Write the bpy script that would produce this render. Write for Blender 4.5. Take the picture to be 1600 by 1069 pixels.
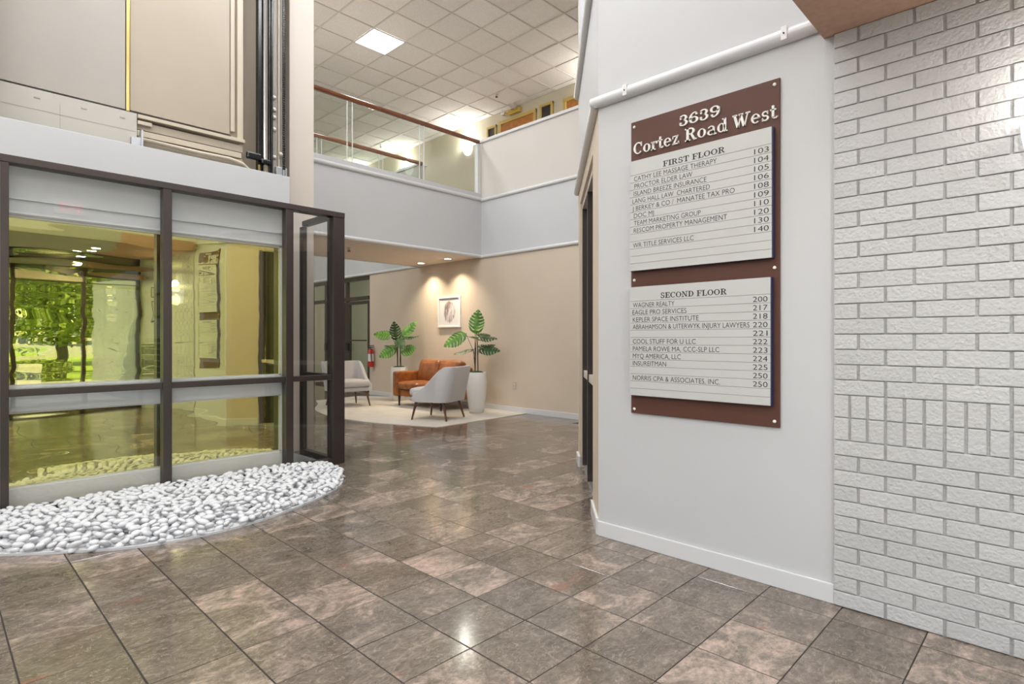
import bpy, bmesh, math, random
from mathutils import Vector, Matrix
PI = math.pi
random.seed(7)
for o in list(bpy.data.objects): bpy.data.objects.remove(o)
SC = bpy.context.scene
COL = SC.collection

# ------------------------------------------------------------------ camera
YAW = math.radians(44.3)
cam_d = bpy.data.cameras.new('camera'); cam = bpy.data.objects.new('camera', cam_d); COL.objects.link(cam)
cam.location = (0, 0, 1.18)
cam.rotation_euler = (PI/2, 0, YAW - PI/2)
cam_d.sensor_width = 36; cam_d.lens = 893/1600*36
cam_d.shift_y = -3.5/1600
cam_d.clip_start = 0.05; cam_d.clip_end = 300
SC.camera = cam

# ------------------------------------------------------------------ world, sun, exposure
W = bpy.data.worlds.new('world'); SC.world = W; W.use_nodes = True
nt = W.node_tree; nt.nodes.clear()
sky = nt.nodes.new('ShaderNodeTexSky'); sky.sky_type = 'NISHITA'
sky.sun_disc = False; sky.sun_elevation = math.radians(55); sky.sun_rotation = math.radians(20)
bg = nt.nodes.new('ShaderNodeBackground'); bg.inputs[1].default_value = 0.45
wo = nt.nodes.new('ShaderNodeOutputWorld')
nt.links.new(sky.outputs[0], bg.inputs[0]); nt.links.new(bg.outputs[0], wo.inputs[0])
sd = bpy.data.lights.new('sun', 'SUN'); sd.energy = 9.0; sd.angle = 0.01; sd.color = (1, .95, .86)
sun = bpy.data.objects.new('sun', sd); COL.objects.link(sun)
sun.rotation_euler = Vector((0.25, -0.62, -0.95)).to_track_quat('-Z', 'Y').to_euler()
VS = SC.view_settings
VS.view_transform = 'Standard'; VS.look = 'None'; VS.gamma = 1; VS.use_curve_mapping = False
VS.exposure = -0.13

TROFFER_W = 40      # atrium ceiling panels
CAN_W = 20          # recessed cans over the entrance
LOUNGE_W = 13       # recessed spots over the lounge
def area(loc, size, power, color=(1, 1, 1), sy=None, spread=PI, rot=(0, 0, 0), shape=None):
    d = bpy.data.lights.new('lamp', 'AREA'); d.energy = power; d.color = color; d.size = size; d.spread = spread
    if sy: d.shape = 'RECTANGLE'; d.size_y = sy
    if shape: d.shape = shape
    o = bpy.data.objects.new('lamp', d); o.location = loc; o.rotation_euler = rot; COL.objects.link(o); return o

# ------------------------------------------------------------------ materials
def nmat(name):
    m = bpy.data.materials.new(name); m.use_nodes = True
    n = m.node_tree; b = n.nodes['Principled BSDF']; return m, n, b
def N(n, t, **k):
    x = n.nodes.new(t)
    for a, v in k.items(): setattr(x, a, v)
    return x
def mat(name, col, rough=.5, metal=0, noise=0, nscale=8, bump=0, bscale=60, spec=None, coat=0, sheen=0):
    m, n, b = nmat(name)
    b.inputs['Base Color'].default_value = (*col, 1); b.inputs['Roughness'].default_value = rough
    b.inputs['Metallic'].default_value = metal
    if spec is not None: b.inputs['Specular IOR Level'].default_value = spec
    if coat: b.inputs['Coat Weight'].default_value = coat; b.inputs['Coat Roughness'].default_value = .08
    if sheen: b.inputs['Sheen Weight'].default_value = sheen
    tc = N(n, 'ShaderNodeTexCoord')
    ns = N(n, 'ShaderNodeTexNoise'); ns.inputs['Scale'].default_value = nscale; ns.inputs['Detail'].default_value = 4
    n.links.new(tc.outputs['Object'], ns.inputs['Vector'])
    mx = N(n, 'ShaderNodeMix', data_type='RGBA')
    mx.inputs['A'].default_value = (*[c*(1-noise) for c in col], 1); mx.inputs['B'].default_value = (*[min(1, c*(1+noise)) for c in col], 1)
    n.links.new(ns.outputs[0], mx.inputs['Factor']); n.links.new(mx.outputs['Result'], b.inputs['Base Color'])
    if bump:
        n2 = N(n, 'ShaderNodeTexNoise'); n2.inputs['Scale'].default_value = bscale; n2.inputs['Detail'].default_value = 3
        n.links.new(tc.outputs['Object'], n2.inputs['Vector'])
        bp = N(n, 'ShaderNodeBump'); bp.inputs['Strength'].default_value = bump; bp.inputs['Distance'].default_value = .004
        n.links.new(n2.outputs[0], bp.inputs['Height']); n.links.new(bp.outputs[0], b.inputs['Normal'])
    return m
def emis(name, col, s):
    m, n, b = nmat(name); b.inputs['Base Color'].default_value = (*col, 1)
    b.inputs['Emission Color'].default_value = (*col, 1); b.inputs['Emission Strength'].default_value = s; return m
def glass(name, tint=(1, 1, 1), refl=(1, 1, 1), base=.0, k=1.0):
    """thin pane: what is behind it comes through tinted, reflections grow towards grazing"""
    m, n, b = nmat(name); n.nodes.remove(b); out = n.nodes['Material Output']
    tr = N(n, 'ShaderNodeBsdfTransparent'); tr.inputs[0].default_value = (*tint, 1)
    gl = N(n, 'ShaderNodeBsdfGlossy'); gl.inputs['Color'].default_value = (*refl, 1); gl.inputs['Roughness'].default_value = 0.0
    lw = N(n, 'ShaderNodeLayerWeight'); lw.inputs['Blend'].default_value = .5
    pw = N(n, 'ShaderNodeMath', operation='POWER'); pw.inputs[1].default_value = 4.5; n.links.new(lw.outputs['Facing'], pw.inputs[0])
    fr = N(n, 'ShaderNodeMath', operation='MULTIPLY_ADD'); fr.inputs[1].default_value = .9; fr.inputs[2].default_value = .045; n.links.new(pw.outputs[0], fr.inputs[0])
    ma = N(n, 'ShaderNodeMath', operation='MULTIPLY_ADD'); ma.inputs[1].default_value = k; ma.inputs[2].default_value = base; ma.use_clamp = True
    mx = N(n, 'ShaderNodeMixShader')
    n.links.new(fr.outputs[0], ma.inputs[0]); n.links.new(ma.outputs[0], mx.inputs[0])
    n.links.new(tr.outputs[0], mx.inputs[1]); n.links.new(gl.outputs[0], mx.inputs[2]); n.links.new(mx.outputs[0], out.inputs[0])
    return m

M = {}
M['white'] = mat('white wall paint', (.555, .56, .575), .45, noise=.03, nscale=2, bump=.05, bscale=180)
M['trimwhite'] = mat('white gloss trim', (.66, .66, .67), .28, noise=.02)
M['pale'] = mat('pale warm wall paint', (.60, .56, .52), .5, noise=.03, nscale=2)
M['beige'] = mat('beige wall paint', (.62, .525, .42), .5, noise=.05, nscale=1.5, bump=.06, bscale=160)
M['beige2'] = mat('beige column paint', (.60, .535, .475), .45, noise=.03, nscale=2)
M['soffit'] = mat('soffit plaster', (.80, .70, .60), .6, noise=.04, nscale=3, bump=.1, bscale=90)
M['stucco'] = mat('tan stucco', (.42, .26, .19), .9, noise=.18, nscale=30, bump=.9, bscale=220)
M['sofgrey'] = mat('grey soffit plaster', (.36, .36, .33), .6, noise=.05)
M['yellowwall'] = mat('corridor wall', (.58, .53, .41), .5, noise=.04)
M['green'] = mat('grey green wall', (.52, .52, .42), .5, noise=.04)
M['bronze'] = mat('dark bronze aluminium', (.085, .068, .062), .32, metal=.6, noise=.08, nscale=14)
M['black'] = mat('black painted metal', (.012, .012, .013), .25, noise=.1)
M['dark'] = mat('dark interior', (.02, .016, .015), .4, noise=.2)
M['steel'] = mat('galvanised steel', (.55, .57, .6), .35, metal=.8, noise=.15, nscale=40)
M['chrome'] = mat('polished chrome', (.82, .82, .82), .06, metal=1)
M['kick'] = mat('cream kick panel', (.70, .67, .61), .4, noise=.03)
M['brass'] = mat('brass strip', (.62, .46, .17), .28, metal=.9, noise=.1)
M['cabgrey'] = mat('elevator grey panel', (.38, .35, .31), .42, noise=.05, nscale=3)
M['cabbeige'] = mat('elevator beige panel', (.40, .34, .265), .42, noise=.05, nscale=3)
M['cabframe'] = mat('elevator beige frame', (.52, .45, .35), .4, noise=.05, nscale=5)
M['apron'] = mat('elevator apron panel', (.48, .45, .405), .45, noise=.05, nscale=5)
M['wood'] = mat('varnished wood handrail', (.17, .055, .022), .22, noise=.35, nscale=9, coat=.5)
M['walnut'] = mat('dark walnut legs', (.10, .035, .02), .3, noise=.4, nscale=14, coat=.3)
M['blackleg'] = mat('black legs', (.012, .011, .01), .35)
M['door'] = mat('figured wood door', (.42, .17, .035), .3, noise=.6, nscale=12)
M['doorframe'] = mat('ochre door frame', (.52, .39, .12), .4, noise=.08)
M['gold'] = mat('gold box', (.62, .42, .09), .3, metal=.3, noise=.1)
M['linen'] = mat('light grey linen', (.50, .485, .48), .9, noise=.10, nscale=160, bump=.35, bscale=500, sheen=.2)
M['seam'] = mat('grey seam', (.25, .24, .24), .9)
M['plasterpot'] = mat('white planter', (.74, .73, .71), .4, noise=.02)
M['soil'] = mat('moss', (.02, .05, .012), .95, noise=.6, nscale=40, bump=1, bscale=90)
M['stem'] = mat('plant stem', (.05, .045, .02), .6, noise=.4, nscale=30)
M['frame_w'] = mat('white picture frame', (.80, .79, .78), .3)
M['rug'] = mat('cream carpet', (.60, .555, .49), .95, noise=.13, nscale=5, bump=.5, bscale=400)
M['red'] = mat('red extinguisher', (.55, .02, .02), .25, coat=.4)
M['label'] = mat('paper label', (.75, .75, .72), .6)
M['signbrown'] = mat('brown metal plate', (.105, .047, .034), .48, metal=0, spec=.25, noise=.06, nscale=3)
M['signwhite'] = mat('light grey sign strip', (.54, .54, .53), .38, noise=.02)
M['navy'] = mat('navy sign edge', (.025, .027, .09), .35)
M['letterwhite'] = mat('white letters', (.78, .77, .75), .35)
M['ink'] = mat('black lettering', (.012, .012, .013), .5)
M['screw'] = mat('white screw cap', (.85, .83, .78), .3)
M['pebble'] = mat('white pebble', (.64, .645, .665), .42, noise=.07, nscale=12)
M['bed'] = mat('pebble bed base', (.62, .62, .63), .7)
M['grout'] = mat('dark grout', (.018, .014, .012), .6)
M['asph'] = mat('pavement', (.42, .41, .40), .9, noise=.1)
M['grass'] = mat('lawn grass', (.30, .40, .05), .95, noise=.5, nscale=6)
M['bark'] = mat('bark', (.10, .08, .06), .9, noise=.4)
M['concrete'] = mat('concrete', (.55, .54, .52), .8, noise=.1)
M['diffuser'] = emis('light diffuser', (1, 1, 1), 7)
M['bulb'] = emis('lit lamp', (1, .93, .8), 9)
M['shade'] = emis('lit white glass shade', (1, .98, .95), 2.2)
M['exit'] = emis('red exit letters', (1, .05, .04), 1.5)
M['glass'] = glass('clear glass', (.985, .99, .985), k=1.0)
M['glassg'] = glass('green tinted glass', (.92, .95, .93), k=.9)
M['mirror'] = glass('yellow reflective film glass', (.60, .56, .15), (1.0, .94, .36), base=.70, k=.6)
_n = M['mirror'].node_tree; _tc = N(_n, 'ShaderNodeTexCoord'); _mp = N(_n, 'ShaderNodeMapping'); _mp.inputs['Scale'].default_value = (.5, 1, 5)
_ns = N(_n, 'ShaderNodeTexNoise'); _ns.inputs['Scale'].default_value = 1.3; _ns.inputs['Detail'].default_value = 1
_bp = N(_n, 'ShaderNodeBump'); _bp.inputs['Strength'].default_value = .35; _bp.inputs['Distance'].default_value = .012
_n.links.new(_tc.outputs['Object'], _mp.inputs[0]); _n.links.new(_mp.outputs[0], _ns.inputs[0]); _n.links.new(_ns.outputs[0], _bp.inputs['Height'])
_n.links.new(_bp.outputs[0], [x for x in _n.nodes if x.type == 'BSDF_GLOSSY'][0].inputs['Normal'])
M['olive'] = mat('elevator interior', (.30, .27, .12), .5, noise=.2, nscale=2)

# painted brick
m, n, b = nmat('white painted brick'); M['brick'] = m
b.inputs['Roughness'].default_value = .38
geo = N(n, 'ShaderNodeNewGeometry')
v = N(n, 'ShaderNodeTexVoronoi'); v.inputs['Scale'].default_value = 70
v2 = N(n, 'ShaderNodeTexNoise'); v2.inputs['Scale'].default_value = 55; v2.inputs['Detail'].default_value = 5; v2.inputs['Roughness'].default_value = .6
oi = N(n, 'ShaderNodeObjectInfo')
cr = N(n, 'ShaderNodeMapRange'); cr.inputs['To Min'].default_value = .94; cr.inputs['To Max'].default_value = 1.04
n.links.new(oi.outputs['Random'], cr.inputs['Value'])
mc = N(n, 'ShaderNodeMix', data_type='RGBA', blend_type='MULTIPLY'); mc.inputs['Factor'].default_value = 1
mc.inputs['A'].default_value = (.52, .52, .52, 1)
n.links.new(cr.outputs[0], mc.inputs['B']); n.links.new(mc.outputs['Result'], b.inputs['Base Color'])
n.links.new(geo.outputs['Position'], v2.inputs['Vector']); n.links.new(geo.outputs['Position'], v.inputs['Vector'])
ad = N(n, 'ShaderNodeMath', operation='MULTIPLY_ADD'); ad.inputs[1].default_value = .35
n.links.new(v.outputs['Distance'], ad.inputs[0]); n.links.new(v2.outputs[0], ad.inputs[2])
bp = N(n, 'ShaderNodeBump'); bp.inputs['Strength'].default_value = .75; bp.inputs['Distance'].default_value = .006
n.links.new(ad.outputs[0], bp.inputs['Height']); n.links.new(bp.outputs[0], b.inputs['Normal'])

# acoustic ceiling tile
m, n, b = nmat('acoustic ceiling tile'); M['ctile'] = m
b.inputs['Roughness'].default_value = .95
geo = N(n, 'ShaderNodeNewGeometry'); ns = N(n, 'ShaderNodeTexNoise'); ns.inputs['Scale'].default_value = 45; ns.inputs['Detail'].default_value = 6
oi = N(n, 'ShaderNodeObjectInfo')
n.links.new(geo.outputs['Position'], ns.inputs['Vector'])
a1 = N(n, 'ShaderNodeMapRange'); a1.inputs['From Min'].default_value = .35; a1.inputs['From Max'].default_value = .65; a1.inputs['To Min'].default_value = .93; a1.inputs['To Max'].default_value = 1.03
n.links.new(ns.outputs[0], a1.inputs['Value'])
a2 = N(n, 'ShaderNodeMapRange'); a2.inputs['To Min'].default_value = .93; a2.inputs['To Max'].default_value = 1.03
n.links.new(oi.outputs['Random'], a2.inputs['Value'])
mu = N(n, 'ShaderNodeMath', operation='MULTIPLY'); n.links.new(a1.outputs[0], mu.inputs[0]); n.links.new(a2.outputs[0], mu.inputs[1])
mc = N(n, 'ShaderNodeMix', data_type='RGBA', blend_type='MULTIPLY'); mc.inputs['Factor'].default_value = 1; mc.inputs['A'].default_value = (.88, .86, .835, 1)
n.links.new(mu.outputs[0], mc.inputs['B']); n.links.new(mc.outputs['Result'], b.inputs['Base Color'])
M['tbar'] = mat('ceiling grid bar', (.74, .70, .66), .6)

# polished stone floor tiles: every cell of the grid gets its own cut of the stone
TP = .3075; TX0 = -.085; TY0 = .103
m, n, b = nmat('polished grey brown marble'); M['marble'] = m
L = n.links.new
geo = N(n, 'ShaderNodeNewGeometry')
sub = N(n, 'ShaderNodeVectorMath', operation='SUBTRACT'); sub.inputs[1].default_value = (TX0, TY0, 0)
dv = N(n, 'ShaderNodeVectorMath', operation='SCALE'); dv.inputs['Scale'].default_value = 1/TP
fl = N(n, 'ShaderNodeVectorMath', operation='FLOOR')
mk = N(n, 'ShaderNodeVectorMath', operation='MULTIPLY'); mk.inputs[1].default_value = (1, 1, 0)
wn = N(n, 'ShaderNodeTexWhiteNoise', noise_dimensions='3D')
L(geo.outputs['Position'], sub.inputs[0]); L(sub.outputs[0], dv.inputs[0]); L(dv.outputs[0], fl.inputs[0]); L(fl.outputs[0], mk.inputs[0]); L(mk.outputs[0], wn.inputs['Vector'])
sc = N(n, 'ShaderNodeVectorMath', operation='SCALE'); sc.inputs['Scale'].default_value = 23
L(wn.outputs['Color'], sc.inputs[0])
st = N(n, 'ShaderNodeVectorMath', operation='MULTIPLY'); st.inputs[1].default_value = (1.0, 1.5, 1)
L(geo.outputs['Position'], st.inputs[0])
pv = N(n, 'ShaderNodeVectorMath', operation='ADD'); L(st.outputs[0], pv.inputs[0]); L(sc.outputs[0], pv.inputs[1])
n1 = N(n, 'ShaderNodeTexNoise'); n1.inputs['Scale'].default_value = 3.4; n1.inputs['Detail'].default_value = 12; n1.inputs['Roughness'].default_value = .70; n1.inputs['Distortion'].default_value = 1.3
L(pv.outputs[0], n1.inputs['Vector'])
sh = N(n, 'ShaderNodeMath', operation='MULTIPLY_ADD'); sh.inputs[1].default_value = .20; L(wn.outputs['Value'], sh.inputs[0]); L(n1.outputs[0], sh.inputs[2])
r1 = N(n, 'ShaderNodeValToRGB'); cr = r1.color_ramp
cr.elements[0].position = .40; cr.elements[0].color = (.118, .094, .074, 1)
cr.elements[1].position = .84; cr.elements[1].color = (.47, .35, .29, 1)
for p, c in ((.52, (.152, .124, .100, 1)), (.64, (.195, .158, .128, 1)), (.69, (.27, .215, .175, 1)), (.76, (.38, .29, .24, 1))):
    e = cr.elements.new(p); e.color = c
L(sh.outputs[0], r1.inputs[0])
n2 = N(n, 'ShaderNodeTexNoise'); n2.inputs['Scale'].default_value = 34; n2.inputs['Detail'].default_value = 7; n2.inputs['Roughness'].default_value = .7
L(pv.outputs[0], n2.inputs['Vector'])
mr = N(n, 'ShaderNodeMapRange'); mr.inputs['From Min'].default_value = .3; mr.inputs['From Max'].default_value = .7; mr.inputs['To Min'].default_value = .56; mr.inputs['To Max'].default_value = 1.22
L(n2.outputs[0], mr.inputs['Value'])
m1 = N(n, 'ShaderNodeMix', data_type='RGBA', blend_type='MULTIPLY'); m1.inputs['Factor'].default_value = 1
L(r1.outputs[0], m1.inputs['A']); L(mr.outputs[0], m1.inputs['B'])
# fossil flecks and pale veins
n3 = N(n, 'ShaderNodeTexNoise'); n3.inputs['Scale'].default_value = 9; n3.inputs['Detail'].default_value = 8; n3.inputs['Distortion'].default_value = 2.2
L(pv.outputs[0], n3.inputs['Vector'])
r3 = N(n, 'ShaderNodeValToRGB'); r3.color_ramp.elements[0].position = .485; r3.color_ramp.elements[0].color = (0, 0, 0, 1)
r3.color_ramp.elements[1].position = .515; r3.color_ramp.elements[1].color = (0, 0, 0, 1)
e = r3.color_ramp.elements.new(.50); e.color = (.5, .5, .5, 1)
L(n3.outputs[0], r3.inputs[0])
m2 = N(n, 'ShaderNodeMix', data_type='RGBA'); m2.inputs['B'].default_value = (.42, .34, .27, 1)
L(r3.outputs[0], m2.inputs['Factor']); L(m1.outputs['Result'], m2.inputs['A'])
# rusty spots
n4 = N(n, 'ShaderNodeTexNoise'); n4.inputs['Scale'].default_value = 3.3; n4.inputs['Detail'].default_value = 4
L(pv.outputs[0], n4.inputs['Vector'])
r4 = N(n, 'ShaderNodeMapRange'); r4.inputs['From Min'].default_value = .66; r4.inputs['From Max'].default_value = .76; r4.inputs['To Max'].default_value = .55
L(n4.outputs[0], r4.inputs['Value'])
m3 = N(n, 'ShaderNodeMix', data_type='RGBA'); m3.inputs['B'].default_value = (.30, .10, .06, 1)
L(r4.outputs[0], m3.inputs['Factor']); L(m2.outputs['Result'], m3.inputs['A']); L(m3.outputs['Result'], b.inputs['Base Color'])
b.inputs['Roughness'].default_value = .13; b.inputs['Specular IOR Level'].default_value = .62

# leather
m, n, b = nmat('cognac leather'); M['leather'] = m
tc = N(n, 'ShaderNodeTexCoord'); ns = N(n, 'ShaderNodeTexNoise'); ns.inputs['Scale'].default_value = 7; ns.inputs['Detail'].default_value = 8; ns.inputs['Roughness'].default_value = .7
rp = N(n, 'ShaderNodeValToRGB'); rp.color_ramp.elements[0].position = .3; rp.color_ramp.elements[0].color = (.15, .040, .009, 1); rp.color_ramp.elements[1].position = .72; rp.color_ramp.elements[1].color = (.42, .15, .038, 1)
n.links.new(tc.outputs['Object'], ns.inputs[0]); n.links.new(ns.outputs[0], rp.inputs[0]); n.links.new(rp.outputs[0], b.inputs['Base Color']); b.inputs['Roughness'].default_value = .36
# leaves
def leafmat(name, a, c):
    m, n, b = nmat(name); tc = N(n, 'ShaderNodeTexCoord'); ns = N(n, 'ShaderNodeTexNoise'); ns.inputs['Scale'].default_value = 9
    mx = N(n, 'ShaderNodeMix', data_type='RGBA'); mx.inputs['A'].default_value = (*a, 1); mx.inputs['B'].default_value = (*c, 1)
    mr = N(n, 'ShaderNodeMapRange'); mr.inputs['From Min'].default_value = .3; mr.inputs['From Max'].default_value = .7
    n.links.new(tc.outputs['Object'], ns.inputs[0]); n.links.new(ns.outputs[0], mr.inputs[0]); n.links.new(mr.outputs[0], mx.inputs['Factor']); n.links.new(mx.outputs['Result'], b.inputs['Base Color'])
    b.inputs['Roughness'].default_value = .5; return m
M['leafb'] = leafmat('bright monstera leaf', (.03, .13, .012), (.13, .34, .03))
M['leafd'] = leafmat('dark monstera leaf', (.008, .035, .010), (.025, .09, .02))
M['leaft'] = leafmat('tree foliage', (.07, .13, .02), (.36, .42, .08))
# artwork: soft grey and mauve brush marks
m, n, b = nmat('abstract print'); M['print'] = m
tc = N(n, 'ShaderNodeTexCoord'); mp = N(n, 'ShaderNodeMapping'); mp.inputs['Scale'].default_value = (9, 9, 2.6)
ns = N(n, 'ShaderNodeTexNoise'); ns.inputs['Scale'].default_value = 1.6; ns.inputs['Detail'].default_value = 8; ns.inputs['Roughness'].default_value = .7
rp = N(n, 'ShaderNodeValToRGB'); rp.color_ramp.elements[0].position = .36; rp.color_ramp.elements[0].color = (.12, .11, .12, 1); rp.color_ramp.elements[1].position = .56; rp.color_ramp.elements[1].color = (.66, .65, .67, 1)
e = rp.color_ramp.elements.new(.46); e.color = (.46, .38, .37, 1)
gr = N(n, 'ShaderNodeTexGradient', gradient_type='SPHERICAL'); mg = N(n, 'ShaderNodeMapping'); mg.inputs['Scale'].default_value = (4.6, 1, 3.6)
inv = N(n, 'ShaderNodeMapRange'); inv.inputs['From Max'].default_value = .35; inv.inputs['To Min'].default_value = .30; inv.inputs['To Max'].default_value = -.04
aa = N(n, 'ShaderNodeMath', operation='ADD')
n.links.new(tc.outputs['Object'], mp.inputs[0]); n.links.new(mp.outputs[0], ns.inputs[0]); n.links.new(tc.outputs['Object'], mg.inputs[0]); n.links.new(mg.outputs[0], gr.inputs[0])
n.links.new(gr.outputs['Color'], inv.inputs[0]); n.links.new(ns.outputs[0], aa.inputs[0]); n.links.new(inv.outputs[0], aa.inputs[1]); n.links.new(aa.outputs[0], rp.inputs[0]); n.links.new(rp.outputs[0], b.inputs['Base Color'])

# ------------------------------------------------------------------ mesh helpers
class MB:
    def __init__(s): s.v = []; s.f = []
    def box(s, a, b):
        x0, y0, z0 = [min(a[i], b[i]) for i in range(3)]; x1, y1, z1 = [max(a[i], b[i]) for i in range(3)]
        k = len(s.v)
        s.v += [(x0,y0,z0),(x1,y0,z0),(x1,y1,z0),(x0,y1,z0),(x0,y0,z1),(x1,y0,z1),(x1,y1,z1),(x0,y1,z1)]
        s.f += [tuple(k+i for i in q) for q in ((0,3,2,1),(4,5,6,7),(0,1,5,4),(1,2,6,5),(2,3,7,6),(3,0,4,7))]; return s
    def prism(s, poly, z0, z1):
        k = len(s.v); n = len(poly)
        s.v += [(x, y, z0) for x, y in poly] + [(x, y, z1) for x, y in poly]
        s.f += [tuple(k+i for i in reversed(range(n))), tuple(k+n+i for i in range(n))]
        s.f += [(k+i, k+(i+1) % n, k+n+(i+1) % n, k+n+i) for i in range(n)]; return s
    def tube(s, pts, r, n=10, caps=True):
        pts = [Vector(p) for p in pts]; k = len(s.v); m = len(pts)
        rr = r if isinstance(r, (list, tuple)) else [r]*m
        up = None
        for i, p in enumerate(pts):
            t = (pts[min(i+1, m-1)] - pts[max(i-1, 0)]).normalized()
            if up is None or abs(t.dot(up)) > .98: up = Vector((0, 0, 1)) if abs(t.z) < .9 else Vector((1, 0, 0))
            a = t.cross(up).normalized(); bb = a.cross(t).normalized()
            for j in range(n):
                w = 2*PI*j/n; s.v.append(tuple(p + rr[i]*(math.cos(w)*a + math.sin(w)*bb)))
        for i in range(m-1):
            for j in range(n):
                s.f.append((k+i*n+j, k+i*n+(j+1) % n, k+(i+1)*n+(j+1) % n, k+(i+1)*n+j))
        if caps: s.f += [tuple(k+j for j in range(n)), tuple(k+(m-1)*n+j for j in reversed(range(n)))]
        return s
    def lathe(s, prof, n=24, c=(0, 0, 0)):
        k = len(s.v); m = len(prof)
        for r, z in prof:
            for j in range(n):
                w = 2*PI*j/n; s.v.append((c[0]+r*math.cos(w), c[1]+r*math.sin(w), c[2]+z))
        for i in range(m-1):
            for j in range(n): s.f.append((k+i*n+j, k+i*n+(j+1) % n, k+(i+1)*n+(j+1) % n, k+(i+1)*n+j))
        s.f += [tuple(k+j for j in reversed(range(n))), tuple(k+(m-1)*n+j for j in range(n))]; return s
    def quad(s, *p):
        k = len(s.v); s.v += [tuple(q) for q in p]; s.f.append(tuple(range(k, k+len(p)))); return s
    def soft(s, a, b, r=.05, n=8, puff=(0, 0, 0)):
        """rounded, optionally bulging cushion block"""
        c = [(a[i]+b[i])/2 for i in range(3)]; h = [abs(b[i]-a[i])/2 for i in range(3)]
        r = min(r, *h)
        k = len(s.v); idx = {}
        def g(i, h_, r_):
            t = -1 + 2*i/n
            # denser samples near the edges
            return math.copysign(abs(t)**.6, t)*h_ if t else 0
        for i in range(n+1):
            for j in range(n+1):
                for l in range(n+1):
                    if 0 < i < n and 0 < j < n and 0 < l < n: continue
                    p = [g(i, h[0], r), g(j, h[1], r), g(l, h[2], r)]
                    q = [max(-(h[t]-r), min(h[t]-r, p[t])) for t in range(3)]
                    d = Vector([p[t]-q[t] for t in range(3)])
                    if d.length > 1e-9: d = d.normalized()*r
                    w = [q[t]+d[t] for t in range(3)]
                    u = [w[t]/h[t] for t in range(3)]
                    w = [w[t] + puff[t]*u[t]*math.prod(max(0, 1-u[x]**2) for x in range(3) if x != t) for t in range(3)]
                    idx[i, j, l] = len(s.v); s.v.append((c[0]+w[0], c[1]+w[1], c[2]+w[2]))
        for i in range(n):
            for j in range(n):
                for q in ((( i,j,0),(i,j+1,0),(i+1,j+1,0),(i+1,j,0)), ((i,j,n),(i+1,j,n),(i+1,j+1,n),(i,j+1,n)),
                          ((i,0,j),(i+1,0,j),(i+1,0,j+1),(i,0,j+1)), ((i,n,j),(i,n,j+1),(i+1,n,j+1),(i+1,n,j)),
                          ((0,i,j),(0,i,j+1),(0,i+1,j+1),(0,i+1,j)), ((n,i,j),(n,i+1,j),(n,i+1,j+1),(n,i,j+1))):
                    s.f.append(tuple(idx[t] for t in q))
        return s
    def mesh(s, name, m=None, smooth=False, bevel=0, bseg=2):
        me = bpy.data.meshes.new(name); me.from_pydata(s.v, [], s.f)
        if bevel:
            bm = bmesh.new(); bm.from_mesh(me)
            es = [e for e in bm.edges if len(e.link_faces) == 2 and e.calc_face_angle(0) > .6]
            bmesh.ops.bevel(bm, geom=es, offset=bevel, segments=bseg, affect='EDGES', profile=.6); bm.to_mesh(me); bm.free()
        if m: me.materials.append(M[m])
        if smooth:
            for p in me.polygons: p.use_smooth = True
            if smooth == 'auto':
                try: me.set_sharp_from_angle(angle=math.radians(38))
                except Exception: pass
        me.update(); return me
    def build(s, name, m=None, parent=None, smooth=False, bevel=0, loc=None, rz=0, bseg=2):
        o = bpy.data.objects.new(name, s.mesh(name, m, smooth, bevel, bseg)); COL.objects.link(o)
        if parent: o.parent = parent
        if loc: o.location = loc
        if rz: o.rotation_euler.z = rz
        return o
def tag(o, label=None, cat=None, group=None, kind=None):
    if label: o['label'] = label
    if cat: o['category'] = cat
    if group: o['group'] = group
    if kind: o['kind'] = kind
    return o
def thing(name, label, cat, loc=(0, 0, 0), rz=0, group=None):
    o = bpy.data.objects.new(name, None); COL.objects.link(o); o.location = loc; o.rotation_euler.z = rz
    o.empty_display_size = .1
    return tag(o, label, cat, group)
def struct(name, mb, m, label=None, **k):
    o = mb.build(name, m, **k); o['kind'] = 'structure'
    if label: o['label'] = label
    return o
def emptystruct(name, loc=(0, 0, 0), rz=0):
    o = bpy.data.objects.new(name, None); COL.objects.link(o); o.location = loc; o.rotation_euler.z = rz; o['kind'] = 'structure'; return o
def inst(me, name, parent, loc=(0, 0, 0), rot=(0, 0, 0), scale=(1, 1, 1)):
    o = bpy.data.objects.new(name, me); COL.objects.link(o)
    if parent: o.parent = parent
    o.location = loc; o.rotation_euler = rot; o.scale = scale; return o
def copy_tree(o, parent=None):
    c = o.copy(); COL.objects.link(c)
    if parent: c.parent = parent
    for ch in o.children: copy_tree(ch, c)
    return c
def project(x, y, z):
    d = x*math.cos(YAW) + y*math.sin(YAW); l = x*math.sin(YAW) - y*math.cos(YAW)
    if d < .2: return None
    return 800+893*l/d, 531-893*(z-1.18)/d, d

# ================================================================== SETTING
ZC = 6.10      # atrium ceiling
ZB = 2.61      # underside of upper floor / lower moulding
SOF = 2.54     # entrance soffit
XW, XL, XF, XLEFT = 2.84, 6.70, 8.68, -4.0
YB0, YB1, YEND = 7.28, 9.05, 15.0
YS = 5.08

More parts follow.
